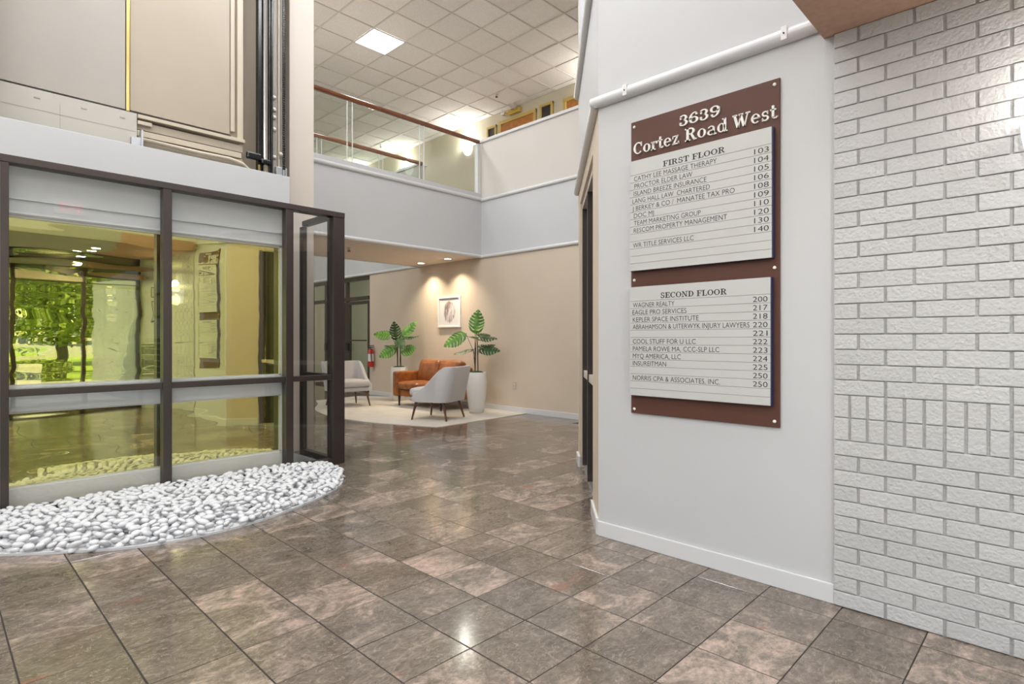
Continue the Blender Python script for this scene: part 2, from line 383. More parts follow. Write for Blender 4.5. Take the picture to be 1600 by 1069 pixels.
# floor ------------------------------------------------------------
floor = struct('floor', MB().box((XLEFT, -2.3, -.08), (XF+.1, YEND+.1, -.0025)), 'grout')
cells = []
def hidden(cx, cy):
    if cx > XW+.2 and cy < 1.9: return True
    if cx > XW and cy < 2.04+(cx-2.84)*.865-.35: return True
    if cx > XL+.15: return True
    if .2 < cx < 2.7 and 5.3 < cy < 5.9: return True
    return False
for i in range(-13, 29):
    for j in range(-8, 49):
        x0, y0 = TX0+i*TP, TY0+j*TP; cx, cy = x0+TP/2, y0+TP/2
        if hidden(cx, cy): continue
        p = project(cx, cy, 0)
        vis = p is not None and -60 < p[0] < 1660 and p[1] < 1120
        if vis and cx < -.1+2.9 and cy > 5.0 and p[0] < 500: vis = False
        if vis and (cx-1.3)**2/1.1**2 + (cy-5)**2/1.0**2 < 1: vis = False
        if vis and cx > 5 and 6.2 < cy < 9.3: vis = False
        cells.append((p[2] if vis else 99, x0, y0))
cells.sort()
g = .0030; g2 = .0020
tile_me = MB().box((g, g2, -.012), (TP-g, TP-g2, 0)).mesh('tile', 'marble', bevel=.0012, bseg=1)
for d, x0, y0 in cells[:300]:
    inst(tile_me, 'tile', floor, (x0, y0, random.uniform(-.0003, .0002)))
rest = MB()
for d, x0, y0 in cells[300:]: rest.box((x0+g, y0+g2, -.012), (x0+TP-g, y0+TP-g2, 0))
tag(rest.build('tile_field', 'marble', floor), kind='stuff')

# sign wall and brick wall ----------------------------------------
wr = struct('wall_right', MB().box((XW, .751, 0), (XW+.12, 2.04, ZC)), 'white')
wall_brick = struct('wall_entrance_right', MB().box((2.829, -6.8, 0), (XW+.14, .7508, SOF+.02)), 'brick')
FB = 2.815     # brick face
rows = []; z = 0.0; ch = .0668; mj = .009
def bricks():
    out = []; z = 0.002; k = 0
    while z < SOF-.02:
        if k == 11:
            for _ in range(2):
                out.append((z, .1, 'soldier')); z += .1
            k += 1; par = k
        out.append((z, ch, k % 2)); z += ch; k += 1
    return out
bl, sol = .2005, .0668; mz = .0042; mj = .0105; FB = 2.819
bm_full = MB().box((0, -bl+mj, mz/2), (.03, 0, ch-mz/2)).mesh('brick', 'brick', bevel=.003, bseg=2)
bm_half = MB().box((0, -bl/2+mj, mz/2), (.03, 0, ch-mz/2)).mesh('brick', 'brick', bevel=.003, bseg=2)
bm_sold = MB().box((0, -sol+mj, mz/2), (.03, 0, .1-mz/2)).mesh('brick', 'brick', bevel=.003, bseg=2)
rb = MB(); rnd = random.Random(3)
for z, hgt, typ in bricks():
    y = .7505
    if typ == 'soldier': L_, me_ = sol, bm_sold
    else: L_, me_ = bl, bm_full
    first = True
    while y > -6.7:
        ll, mm = L_, me_
        if first and typ == 1: ll, mm = bl/2, bm_half
        if y > .02:
            o = inst(mm, 'brick', wall_brick, (FB+rnd.uniform(-.0012, .0012), y - mj/2*0, z), (0, 0, rnd.uniform(-.004, .004)))
        else:
            rb.box((FB, y-ll+mj, z+mz/2), (FB+.03, y, z+hgt-mz/2))
        y -= ll; first = False
tag(rb.build('brick_field', 'brick', wall_brick, bevel=0), kind='stuff')

# baseboards
struct('baseboard_right', MB().box((XW-.014, .7515, .0), (XW, 2.04, .088)), 'trimwhite', bevel=.004)

# diagonal wall (local x from A to B, local -y into the wall) --------
DA = math.atan2(3.395-2.04, 4.40-2.84); DL = math.hypot(3.395-2.04, 4.40-2.84)
dg = emptystruct('wall_diagonal', (XW, 2.04, 0), DA)
D0, D1 = .42, 1.83
MB().box((0, -.12, 0), (D0, 0, 2.60)).build('wall_panel', 'beige', dg)
MB().box((D1, -.12, 0), (DL, 0, 2.60)).build('wall_panel', 'beige', dg)
MB().box((D0, -.12, 2.44), (D1, 0, 2.60)).build('wall_panel', 'beige', dg)
MB().box((0, -.12, 2.60), (DL, 0, 3.52)).build('wall_panel', 'white', dg)
MB().box((0, -.12, 3.52), (.3, 0, ZC)).build('wall_panel', 'white', dg)
MB().box((D1+.03, -.12, 3.52), (DL, 0, ZC)).build('wall_panel', 'white', dg)
MB().box((.3, -.12, 5.5), (D1+.03, 0, ZC)).build('wall_panel', 'white', dg)
def loc2w(s, d, z): return (XW+math.cos(DA)*s-math.sin(DA)*d, 2.04+math.sin(DA)*s+math.cos(DA)*d, z)
struct('baseboard_diagonal', MB().box((0, 0, 0), (D0-.01, .016, .10)), 'trimwhite', loc=(XW, 2.04, 0), rz=DA, bevel=.003)
struct('baseboard_corner', MB().box((D1, -.02, 0), (DL+.02, .02, .10)), 'trimwhite', loc=(XW, 2.04, 0), rz=DA, bevel=.003)
w1 = emptystruct('window_1', (XW, 2.04, 0), DA)
MB().box((D0, -.07, 0), (D1, -.035, .03)).build('sill', 'steel', w1)
for s_ in (D0, (D0+D1)/2+.05, D1-.04): MB().box((s_, -.11, .03), (s_+.04, -.02, 2.42)).build('mullion', 'bronze', w1)
MB().box((D0, -.10, .84), (D1, -.03, .90)).build('rail', 'beige2', w1)
MB().box((D0, -.10, 2.38), (D1, -.02, 2.44)).build('head', 'beige2', w1)
MB().box((D0, -.075, .03), (D1, -.067, 2.4)).build('pane', 'dark', w1)
w2 = emptystruct('window_2', (XW, 2.04, 0), DA)
MB().box((.3, -.09, 3.52), (D1+.03, -.08, 5.5)).build('pane', 'dark', w2)
MB().box((.3, -.10, 3.52), (.34, -.03, 5.5)).build('mullion', 'bronze', w2)
MB().box((1.0, -.10, 3.52), (1.04, -.03, 5.5)).build('mullion', 'bronze', w2)

# half round mouldings ---------------------------------------------
def mould(name, p, q, r=.034):
    return struct(name, MB().tube([p, q], r, 14), 'trimwhite', smooth='auto')
mould('trim_1', (XW-.012, 2.075, ZB), (XW-.012, .80, ZB))
mould('trim_2', loc2w(-.02, .012, ZB), loc2w(DL+.03, .012, ZB), .034)
mould('trim_3', loc2w(-.02, .012, 3.54), loc2w(DL+.03, .012, 3.54), .034)

# lounge wall --------------------------------------------------------
YD0, YD1 = 10.84, 13.6
wl = emptystruct('wall_lounge')
MB().box((XL, 3.39, 0), (XL+.14, YD0, ZB)).build('wall_panel', 'beige', wl)
MB().box((XL, YD1, 0), (XL+.14, YEND, ZB)).build('wall_panel', 'beige', wl)
MB().box((XL, 3.39, ZB), (XL+.14, YEND, 3.57)).build('wall_panel', 'white', wl)
MB().box((XL, 3.39, 3.57), (XL+.14, YB0, 4.58)).build('parapet', 'pale', wl)
MB().box((XL, YB1, 3.57), (XL+.14, YEND, 4.58)).build('parapet', 'pale', wl)
struct('baseboard_lounge', MB().box((XL-.014, 3.4, 0), (XL, YD0, .088)), 'trimwhite', bevel=.004)
mould('trim_4', (XL-.008, 3.4, ZB), (XL-.008, YB0-.0, ZB), .03)
mould('trim_5', (XL-.008, 3.4, 3.585), (XL-.008, YB0, 3.585), .03)
mould('trim_6', (XL-.008, YB1+.02, ZB), (XL-.008, YEND, ZB), .03)
struct('trim_7', MB().box((XL-.03, 3.4, 4.575), (XL+.17, YB0+.03, 4.625)), 'trimwhite', bevel=.012)
struct('trim_8', MB().box((XL-.03, YB1-.03, 4.575), (XL+.17, YEND, 4.625)), 'trimwhite', bevel=.012)
struct('wall_corridor', MB().box((XF, 3.39, 3.5), (XF+.1, YEND, ZC)), 'yellowwall')
struct('wall_end', MB().box((XLEFT, YEND, 0), (XF+.1, YEND+.1, ZC)), 'green')
struct('wall_hall', MB().box((4.39, 3.27, 0), (XF+.1, 3.39, ZC)), 'beige')
struct('wall_left', MB().box((XLEFT-.1, -2.3, 0), (XLEFT, YEND, ZC)), 'white')
struct('floor_upper', MB().box((XL+.14, 3.39, 3.40), (XF, YEND, 3.58)), 'pale')

# balcony slab, fascia, soffit ------------------------------------------
struct('ceiling_lounge', MB().box((XLEFT, YB0+.02, ZB-.01), (XL, YB1-.02, 3.58)), 'soffit')
struct('wall_balcony', MB().box((XLEFT, YB0, ZB-.012), (XL, YB0+.02, 3.57)), 'white')
struct('wall_balcony_rear', MB().box((XLEFT, YB1-.02, ZB-.012), (XL, YB1, 3.57)), 'white')
mould('trim_9', (XLEFT, YB0-.006, ZB+.005), (XL, YB0-.006, ZB+.005), .03)
mould('trim_10', (XLEFT, YB0-.006, 3.60), (XL, YB0-.006, 3.60), .032)
struct('trim_11', MB().box((XLEFT, YB0-.01, 3.60), (XL, YB0+.12, 3.70)), 'white', bevel=.006)
mould('trim_12', (XLEFT, YB1+.006, ZB+.005), (XL, YB1+.006, ZB+.005), .03)

# front soffit and the wall above it --------------------------------------
CANS = [(x, y) for x in (-2.6, -1.1, .4, 1.75) for y in (-.25, -1.45)]
struct('ceiling_entrance', MB().box((XLEFT, -2.2, SOF), (1.9, .795, SOF+.14)), 'sofgrey')
struct('ceiling_entrance_right', MB().box((1.9, -2.2, SOF), (XW-.001, .795, SOF+.14)), 'stucco')
struct('wall_front', MB().box((XLEFT, .70, SOF+.14), (XW+.12, .79, ZC)), 'white')
struct('ceiling', MB().box((XLEFT, .70, ZC+.02), (XF+.1, YEND+.1, ZC+.1)), 'pale')
ceil = [o for o in COL.objects if o.name == 'ceiling'][0]
CP = .6; CX0 = 4.93-15*CP; CY0 = 7.86-12*CP
PANELS = {(x, y) for x, y in ((15, 12), (9, 12), (9, 6), (5, 9), (3, 3), (9, 2), (12, 3), (13, 7), (5, 14), (9, 16), (12, 23), (5, 20), (6, 5), (7, 9), (7, 12), (11, 4))}  # all but the first are unseen, added to light the atrium evenly
ct = MB().box((.012, .012, 0), (CP-.012, CP-.012, .015)).mesh('ceiling_tile', 'ctile', bevel=.003, bseg=1)
crest = MB(); vis = []; nv = []
for i in range(0, 23):
    for j in range(0, 25):
        x0, y0 = CX0+i*CP, CY0+j*CP
        if x0 > XF-.1 or (i, j) in PANELS or x0 < XLEFT-.1: continue
        if x0 > 4.4 and y0+CP < 3.4: continue
        p = project(x0+.3, y0+.3, ZC)
        v_ = p and 440 < p[0] < 960 and p[1] > -60
        (vis if v_ else nv).append((x0, y0))
for x0, y0 in vis: inst(ct, 'ceiling_tile', ceil, (x0, y0, ZC+.004+random.uniform(0, .003)))
for x0, y0 in nv: crest.box((x0+.012, y0+.012, ZC+.004), (x0+CP-.012, y0+CP-.012, ZC+.02))
tag(crest.build('tile_field', 'ctile', ceil), kind='stuff')
gb = MB()
for i in range(0, 23): gb.box((CX0+i*CP-.011, .8, ZC-.004), (CX0+i*CP+.011, YEND, ZC+.004))
for j in range(0, 26): gb.box((XLEFT, CY0+j*CP-.011, ZC-.0045), (XF, CY0+j*CP+.011, ZC+.0045))
tag(gb.build('ceiling_grid', 'tbar', ceil), kind='stuff')
for n_, (i, j) in enumerate(sorted(PANELS)):
    x0, y0 = CX0+i*CP, CY0+j*CP
    if (i, j) == (15, 12): lab, grp = 'bright square panel light set in the tiled atrium ceiling', None
    else: lab, grp = 'unseen square panel light added in the ceiling to brighten the atrium', 'added unseen ceiling panel lights'
    t = thing('ceiling_light', lab, 'light', (x0+CP/2, y0+CP/2, ZC), 0, grp)
    MB().box((-.288, -.288, -.002), (.288, .288, .012)).build('diffuser', 'diffuser', t)
    f = MB()
    for a in ((-.3, -.3, .3, -.285), (-.3, .285, .3, .3), (-.3, -.3, -.285, .3), (.285, -.3, .3, .3)): f.box((a[0], a[1], -.006), (a[2], a[3], .012))
    f.build('frame', 'trimwhite', t)
    area((x0+CP/2, y0+CP/2, ZC-.01), .54, TROFFER_W, (.95, .975, 1))

# recessed cans -------------------------------------------------------------
def can(x, y, z, label, grp, power, col=(1, .97, .93), spread=2.4):
    t = thing('recessed_light', label, 'light', (x, y, z), 0, grp)
    MB().lathe([(.062, -.001), (.078, -.006), (.085, -.001), (.085, .0)], 24).build('trim_ring', 'trimwhite', t, smooth=True)
    MB().lathe([(.06, -.003), (.06, -.002)], 20).build('lens', 'bulb', t)
    area((x, y, z-.012), .11, power, col, spread=spread, shape='DISK')
for x, y in CANS: can(x, y, SOF, 'recessed round ceiling light in the entrance soffit behind the viewpoint', 'entrance soffit lights', CAN_W, spread=PI)
can(6.38, 7.80, ZB-.012, 'recessed round light in the lounge soffit nearer the balcony edge', None, LOUNGE_W, (1, .84, .62), 1.9)
can(6.40, 8.60, ZB-.012, 'recessed round light in the lounge soffit farther from the balcony edge', None, LOUNGE_W, (1, .84, .62), 1.9)

# ================================================================== ELEVATOR BAY
# shaft front wall with its two yellow panes
sh_w = emptystruct('wall_shaft', (0, 0, 0))
SX0, SX1 = .29, 2.311
for nm, a, b_, mt in (('header', (SX0, YS, 2.02), (SX1, YS+.07, 2.663), 'white'),
                      ('stile', (SX0, YS, .0), (SX0+.085, YS+.07, 2.02), 'trimwhite'),
                      ('stile', (2.235, YS, .0), (SX1, YS+.07, 2.02), 'trimwhite'),
                      ('transom', (SX0+.085, YS, .690), (2.235, YS+.07, .862), 'trimwhite'),
                      ('kick_panel', (SX0+.085, YS, .035), (2.235, YS+.07, .176), 'kick')):
    MB().box(a, b_).build(nm, mt, sh_w, bevel=.004)
MB().box((SX0, YS-.012, 2.128), (SX1, YS, 2.136)).build('reveal_strip', 'steel', sh_w)
MB().box((SX0, YS-.008, 2.03), (SX1, YS, 2.045)).build('reveal_strip', 'trimwhite', sh_w)
win = emptystruct('window_3')
MB().box((SX0+.085, YS+.03, .862), (2.235, YS+.036, 2.02)).build('pane', 'mirror', win)
MB().box((SX0+.085, YS+.03, .176), (2.235, YS+.036, .690)).build('pane', 'mirror', win)
for a in (((SX0+.085, .862), (2.235, .874)), ((SX0+.085, 2.008), (2.235, 2.02)), ((2.223, .862), (2.235, 2.02)), ((SX0+.085, .176), (2.235, .186)), ((SX0+.085, .68), (2.235, .69)), ((2.223, .176), (2.235, .69))):
    MB().box((a[0][0], YS+.012, a[0][1]), (a[1][0], YS+.029, a[1][1])).build('gasket', 'trimwhite', win)
struct('wall_shaft_rear', MB().box((.2, 6.0, 0), (2.66, 6.1, ZC)), 'cabbeige')
struct('wall_shaft_left', MB().box((.2, 5.16, 0), (.29, 5.99, ZC)), 'cabbeige')
struct('floor_shaft', MB().box((.30, YS+.07, 0), (2.3, 5.99, .03)), 'olive')

lc = thing('lower_cab', 'olive interior of the elevator car behind the yellow glass panes', 'elevator', (1.3, 5.5, 0))
MB().box((-.93, .40, .04), (.93, .44, 2.4)).build('rear_panel', 'olive', lc)
for x in (-.45, 0, .45, .75): MB().box((x, .385, .1), (x+.05, .40, 2.3)).build('panel_strip', 'cabbeige', lc)
for x in (-.22, .28): MB().tube([(x, -.15, .08), (x+.015, -.17, .8), (x-.01, -.15, 1.5), (x, -.15, 2.3)], .012, 10).build('handrail', 'brass', lc, smooth=True)
MB().box((-.93, -.3, 2.4), (.93, .44, 2.44)).build('roof', 'steel', lc)

# upper cab -----------------------------------------------------------
uc = thing('upper_cab', 'beige elevator car seen from outside above the white band', 'elevator', (1.3, 5.45, 0))
def ub(nm, x0, x1, z0, z1, mt, d0=0, d1=.05, bv=.003): return MB().box((x0-1.3, d0, z0), (x1-1.3, d1, z1)).build(nm, mt, uc, bevel=bv)
ub('car_body', .36, 2.03, 2.99, 5.6, 'cabbeige', .03, .42)
ub('panel', .36, 1.118, 3.035, 5.6, 'cabgrey', -.012, .03)
ub('panel', 1.155, 1.925, 3.045, 5.6, 'cabbeige', .012, .03)
ub('brass_strip', 1.126, 1.150, 3.03, 5.6, 'brass', -.005, .03)
ub('edge_trim', 1.93, 1.965, 3.075, 5.6, 'cabframe', 0, .03)
ub('edge_trim', 1.985, 2.035, 3.0, 5.6, 'cabframe', -.01, .04)
ub('joint_strip', .36, 1.93, 3.024, 3.033, 'dark', -.004, .01, 0)
ub('apron', .30, 1.197, 2.55, 3.02, 'apron', -.02, .0)
for x in (.55, .83, 1.08): ub('rivet', x, x+.035, 2.955, 2.965, 'cabgrey', -.0235, -.02, 0)
ub('joint_strip', .70, .704, 2.6, 2.95, 'cabgrey', -.0215, -.02, 0); ub('joint_strip', .36, 1.19, 2.87, 2.8725, 'cabgrey', -.0215, -.02, 0)
ub('sill_beam', 1.20, 2.045, 2.985, 3.015, 'cabframe', -.035, .03)
ub('sill_beam', 1.20, 2.035, 2.90, 2.965, 'cabbeige', -.005, .03)
ub('sill_beam', 1.20, 1.30, 2.935, 2.965, 'cabframe', -.035, -.005)
ub('lower_beam', 1.20, 2.02, 2.845, 2.893, 'cabframe', -.01, .03)
ub('lower_beam', 1.20, 2.035, 2.6, 2.838, 'cabbeige', .0, .03)
for x in (1.36, 1.85): ub('stiffener', x, x+.01, 2.905, 2.955, 'cabgrey', -.009, -.005, 0)
MB().tube([(-.1, -.035, 2.815), (.35, -.035, 2.805), (.6, -.035, 2.81), (.72, -.03, 2.79), (.82, -.0, 2.73), (.92, .05, 2.72), (1.02, .1, 2.74)], .017, 10).build('conduit', 'cabframe', uc, smooth=True)
br = MB().box((-.15, -.06, 2.74), (-.075, -.02, 2.815)).box((-.085, -.075, 2.72), (-.072, .0, 2.88)).build('bracket', 'steel', uc)

pist = thing('hydraulic_ram', 'polished chrome elevator ram standing between two black rails', 'machinery', (2.33, 5.68, 0))
MB().tube([(0, 0, .05), (0, 0, ZC-.1)], .027, 20).build('ram', 'chrome', pist, smooth=True)
MB().box((-.068, -.015, .05), (-.032, .05, ZC-.1)).build('rail', 'black', pist, bevel=.004)
MB().box((.034, -.02, .05), (.050, .05, ZC-.1)).build('rail', 'black', pist, bevel=.004)
MB().box((.058, -.02, .05), (.074, .05, ZC-.1)).build('rail', 'black', pist, bevel=.004)
MB().box((-.19, -.06, 2.92), (-.05, -.02, 2.985)).box((-.05, -.05, 2.90), (.045, -.01, 2.95)).build('clamp', 'black', pist, bevel=.012)
MB().tube([(0, -.02, 2.6), (0, -.02, 2.89)], .024, 14).build('sleeve', 'cabframe', pist, smooth=True)
MB().tube([(-.07, -.04, 2.6), (-.07, -.04, 2.88)], .013, 10).build('pipe', 'brass', pist, smooth=True)
gr_ = thing('guide_rail', 'pale steel guide rail with a row of round bolt heads', 'machinery', (2.50, 5.74, 0))
MB().box((-.075, 0, .05), (.045, .04, ZC-.1)).build('web', 'cabgrey', gr_)
MB().box((-.02, -.03, .05), (-.008, .0, ZC-.1)).build('flange', 'cabframe', gr_)
for zz in (3.62, 3.50, 3.42, 3.30, 3.02): MB().lathe([(.019, 0), (.021, .008), (.014, .018), (.003, .021)], 12).build('bolt', 'frame_w', gr_, smooth=True, loc=(-.055, -.004, zz)).rotation_euler = (PI/2, 0, 0)
MB().lathe([(.022, 0), (.024, .01), (.016, .02), (.003, .024)], 12).build('bolt', 'cabframe', gr_, smooth=True, loc=(-.0, -.034, 3.05)).rotation_euler = (PI/2, 0, 0)
MB().box((-.05, -.05, 2.6), (.06, -.0, 2.92)).build('foot', 'steel', gr_, bevel=.005)
chn = MB(); zz = 2.9
while zz < ZC-.15:
    chn.box((-.010, -.004, zz), (.010, .004, zz+.017)); zz += .023
chn.tube([(-.0125, 0, 2.6), (-.0125, 0, ZC-.1)], .003, 6); chn.tube([(.0125, 0, 2.6), (.0125, 0, ZC-.1)], .003, 6)
tag(chn.build('roller_chain', 'black', loc=(2.525, 5.69, 0)), 'dark roller chain hanging beside the chrome elevator ram', 'chain')

# column --------------------------------------------------------------
struct('wall_column', MB().box((2.662, 5.86, 0), (2.932, 6.12, ZC)), 'beige2', bevel=.004)

# glass enclosure --------------------------------------------------------
ge = thing('glass_enclosure', 'bronze framed glass box standing around the elevator pit', 'enclosure', (0, 4.98, 0))
EX0, EX1, EZ = -.10, 2.805, 2.395
def gb_(nm, x0, x1, y0, y1, z0, z1, mt='bronze', bv=.004): return MB().box((x0, y0, z0), (x1, y1, z1)).build(nm, mt, ge, bevel=bv)
mull = [(-.10, 0.03), (.335, .379), (1.27, 1.331), (2.231, 2.30)]
for a, b_ in mull: gb_('mullion', a, b_, 0, .085, 0, EZ-.05)
gb_('corner_post', 2.685, EX1, 0, .12, 0, EZ-.05)
gb_('top_rail', EX0, EX1, -.004, .10, EZ-.05, EZ)
spans = [(.03, .335), (.379, 1.27), (1.331, 2.231), (2.30, 2.685)]
for a, b_ in spans:
    gb_('transom', a, b_, .01, .075, .802, .850)
    gb_('bottom_rail', a, b_, .0, .08, .0, .055)
    gb_('pane', a, b_, .038, .044, .85, EZ-.05, 'glass', 0)
    gb_('pane', a, b_, .038, .044, .055, .802, 'glass', 0)
for x_ in (2.69, -.10):
    gb_('return_post', x_+.012, x_+.055, .655, .735, 0, EZ-.05)
    gb_('return_top_rail', x_+.0, x_+.07, .12, .655, EZ-.05, EZ)
    gb_('return_transom', x_+.0, x_+.07, .12, .655, .802, .850)
    gb_('return_bottom_rail', x_, x_+.07, .12, .655, 0, .055)
    gb_('return_pane', x_+.032, x_+.038, .12, .655, .85, EZ-.05, 'glass', 0)
    gb_('return_pane', x_+.032, x_+.038, .12, .655, .055, .802, 'glass', 0)
tag(MB().box((2.315, 5.16, 0), (2.655, 5.86, .012)).build('floor_plate', 'steel'), 'grey metal plate on the floor inside the glass box corner', 'plate')

# pebble bed --------------------------------------------------------------
ctrl = [(0.0, 4.72), (.09, 4.42), (.283, 4.18), (.536, 3.975), (.8, 3.80), (1.107, 3.725), (1.495, 3.755), (1.931, 3.93), (2.237, 4.12), (2.43, 4.35), (2.56, 4.62), (2.60, 4.83), (2.585, 4.955)]
def smooth_curve(P, k=6):
    out = []
    for i in range(len(P)-1):
        p0, p1, p2, p3 = P[max(i-1, 0)], P[i], P[i+1], P[min(i+2, len(P)-1)]
        for t in range(k):
            t /= k
            out.append(tuple(.5*((2*p1[a]) + (-p0[a]+p2[a])*t + (2*p0[a]-5*p1[a]+4*p2[a]-p3[a])*t*t + (-p0[a]+3*p1[a]-3*p2[a]+p3[a])*t**3) for a in (0, 1)))
    return out+[P[-1]]
edge = smooth_curve(ctrl)
poly = edge + [(2.585, 4.975), (-.02, 4.975)]
struct('floor_pebble_bed', MB().prism(poly, .0005, .010), 'bed')
eg = MB()
for i in range(len(edge)-1):
    a, b_ = Vector((*edge[i], 0)), Vector((*edge[i+1], 0)); d = (b_-a).normalized(); nn = Vector((-d.y, d.x, 0))*.007
    k = len(eg.v)
    for q in (a, b_):
        for s_ in (-1, 1):
            for z_ in (0, .014): eg.v.append((q.x+s_*nn.x, q.y+s_*nn.y, z_))
    eg.f += [(k, k+1, k+5, k+4), (k+2, k+6, k+7, k+3), (k+1, k+3, k+7, k+5)]
tag(eg.build('edging_strip', 'trimwhite'), 'thin white curved edging strip around the pebble bed', 'edging')
def inside(x, y):
    c = False; j = len(poly)-1
    for i in range(len(poly)):
        xi, yi = poly[i]; xj, yj = poly[j]
        if (yi > y) != (yj > y) and x < (xj-xi)*(y-yi)/(yj-yi)+xi: c = not c
        j = i
    return c
rp_ = random.Random(11)
def pebble_mesh(k):
    bm = bmesh.new(); bmesh.ops.create_icosphere(bm, subdivisions=2, radius=1)
    a, b_, c_ = rp_.uniform(.85, 1.2), rp_.uniform(.6, .85), rp_.uniform(.38, .55)
    ph = [rp_.uniform(0, 6) for _ in range(3)]
    for v in bm.verts:
        d = 1+.09*math.sin(2*v.co.x+ph[0])+.07*math.sin(3*v.co.y+ph[1])
        v.co = Vector((v.co.x*a*d, v.co.y*b_*d, v.co.z*c_))
    me = bpy.data.meshes.new('pebble'); bm.to_mesh(me); bm.free(); me.materials.append(M['pebble'])
    for p in me.polygons: p.use_smooth = True
    return me
pm = [pebble_mesh(k) for k in range(8)]
spots = []
cell = {}
def tryadd(x, y, r, z, layer, mind):
    ci, cj = int(x/.06), int(y/.06)
    for a in (-1, 0, 1):
        for b2 in (-1, 0, 1):
            for (u, w, l) in cell.get((ci+a, cj+b2), ()):
                if l == layer and (u-x)**2+(w-y)**2 < mind**2: return
    cell.setdefault((ci, cj), []).append((x, y, layer)); spots.append((x, y, z, r))
for layer, z_, cnt, mind in ((0, .016, 12000, .043), (1, .036, 14000, .046)):
    for _ in range(cnt):
        x, y = rp_.uniform(0, 2.6), rp_.uniform(3.7, 4.96)
        if not inside(x, y) or y > 4.955: continue
        e_ = min(math.hypot(x-q[0], y-q[1]) for q in edge[::2])
        if e_ < .028: continue
        hz = .03*min(1, e_/.3)
        tryadd(x, y, rp_.uniform(.025, .037), z_ + layer*hz + .4*hz, layer, mind)
pv_ = []
for x, y, z_, r in spots:
    p = project(x, y, z_); ok = p and p[0] > -10
    pv_.append(((p[2] if ok else 99) - (3*z_), x, y, z_, r))
pv_.sort()
first_p = True; pst = MB()
pgv = []
for n_, (d, x, y, z_, r) in enumerate(pv_):
    me = pm[n_ % 8]; rot = (rp_.uniform(-.5, .5), rp_.uniform(-.5, .5), rp_.uniform(0, 6.28))
    if n_ < 300:
        o = inst(me, 'pebble', None, (x, y, z_), rot, (r, r, r))
        tag(o, 'smooth white pebble lying in the curved bed beneath the glass box', 'pebble', 'white pebbles in the curved bed')
    else:
        mt = Matrix.Translation((x, y, z_)) @ (Matrix.Rotation(rot[2], 4, 'Z') @ Matrix.Rotation(rot[1], 4, 'Y') @ Matrix.Rotation(rot[0], 4, 'X')) @ Matrix.Scale(r, 4)
        k = len(pst.v); pst.v += [tuple(mt @ v.co) for v in me.vertices]; pst.f += [tuple(k+i for i in p.vertices) for p in me.polygons]
tag(pst.build('pebble_fill', 'pebble', smooth=True), 'remaining smooth white pebbles filling the curved bed', 'pebbles', kind='stuff')

# ================================================================== BALCONY GLASS AND RAILS
def balustrade(nm, y, x1, label, joints):
    t = thing(nm, label, 'railing', (0, y, 0))
    MB().tube([(XLEFT, 0, 4.60), (x1, 0, 4.60)], .036, 16).build('handrail', 'wood', t, smooth='auto')
    xs = [XLEFT]+joints+[x1]
    for a, b_ in zip(xs[:-1], xs[1:]):
        MB().box((a+.006, -.006, 3.66), (b_-.006, .006, 4.57)).build('glass_panel', 'glassg', t)
    for x in joints:
        MB().box((x-.045, -.008, 3.70), (x-.037, .008, 4.57)).build('joint_strip', 'trimwhite', t)
        MB().box((x+.037, -.008, 3.70), (x+.045, .008, 4.57)).build('joint_strip', 'trimwhite', t)
    return t
balustrade('glass_balustrade', YB0+.04, XL, 'glass balustrade with reddish wooden handrail along the near balcony edge', [-1.0, 1.6, 4.20, 5.46])
balustrade('glass_balustrade', YB1-.04, XL+.02, 'glass balustrade with wooden handrail along the far balcony edge', [-1.2, 1.4, 4.6, 5.8])
pp = thing('balustrade_post', 'white square post where the near glass balustrade meets the parapet', 'post', (XL-.03, YB0+.045, 3.7))
MB().box((-.05, -.04, 0), (.03, .04, .86)).build('shaft', 'trimwhite', pp, bevel=.006)

# ================================================================== CORRIDOR DOORS, SCONCES, EMERGENCY LIGHT
def rdoor(y0, y1, ztop, nm, label, cat, inner, fr=.07):
    """door or sidelight in the corridor wall, local x to the right along -Y"""
    w = y0-y1; t = thing(nm, label, cat, (XF, y0, 3.58), -PI/2)
    h_ = ztop-3.58
    MB().box((0, -.04, 0), (fr, 0, h_)).build('jamb', 'doorframe', t, bevel=.004)
    MB().box((w-fr, -.04, 0), (w, 0, h_)).build('jamb', 'doorframe', t, bevel=.004)
    MB().box((0, -.045, h_-fr), (w, 0, h_)).build('head', 'doorframe', t, bevel=.004)
    MB().box((fr, -.02, 0), (w-fr, -.005, h_-fr)).build('leaf' if cat == 'door' else 'pane', inner, t)
    return t
rdoor(8.84, 7.76, 5.885, 'wooden_door', 'figured wood door with ochre frame behind the parapet on the upper floor', 'door', 'door')
rdoor(9.22, 8.92, 5.86, 'sidelight', 'narrow sidelight window left of the upper wooden door', 'window', 'dark', .05)
rdoor(7.66, 7.32, 5.91, 'sidelight', 'narrow sidelight window right of the upper wooden door', 'window', 'dark', .05)
rdoor(7.05, 6.1, 5.86, 'wooden_door', 'ochre framed door at the right end of the upper corridor beside the white wall', 'door', 'door')
el = thing('emergency_light', 'gold emergency light box with two lamp heads above the upper door', 'light', (XF, 8.62, 5.98), -PI/2)
MB().box((.12, -.10, -.05), (.44, 0, .05)).build('housing', 'gold', el, bevel=.02)
MB().lathe([(.02, -.05), (.05, -.03), (.06, .03), (.055, .04)], 16).build('lamp_head', 'chrome', el, smooth=True, loc=(.03, -.13, -.0)).rotation_euler = (PI/2, -.8, 0)
MB().box((-.055, -.05, -.06), (.055, .05, .06)).build('lamp_head', 'chrome', el, bevel=.015, loc=(.34, -.15, .05))
MB().tube([(.12, -.05, 0), (.04, -.10, 0)], .02, 8).build('arm', 'gold', el)
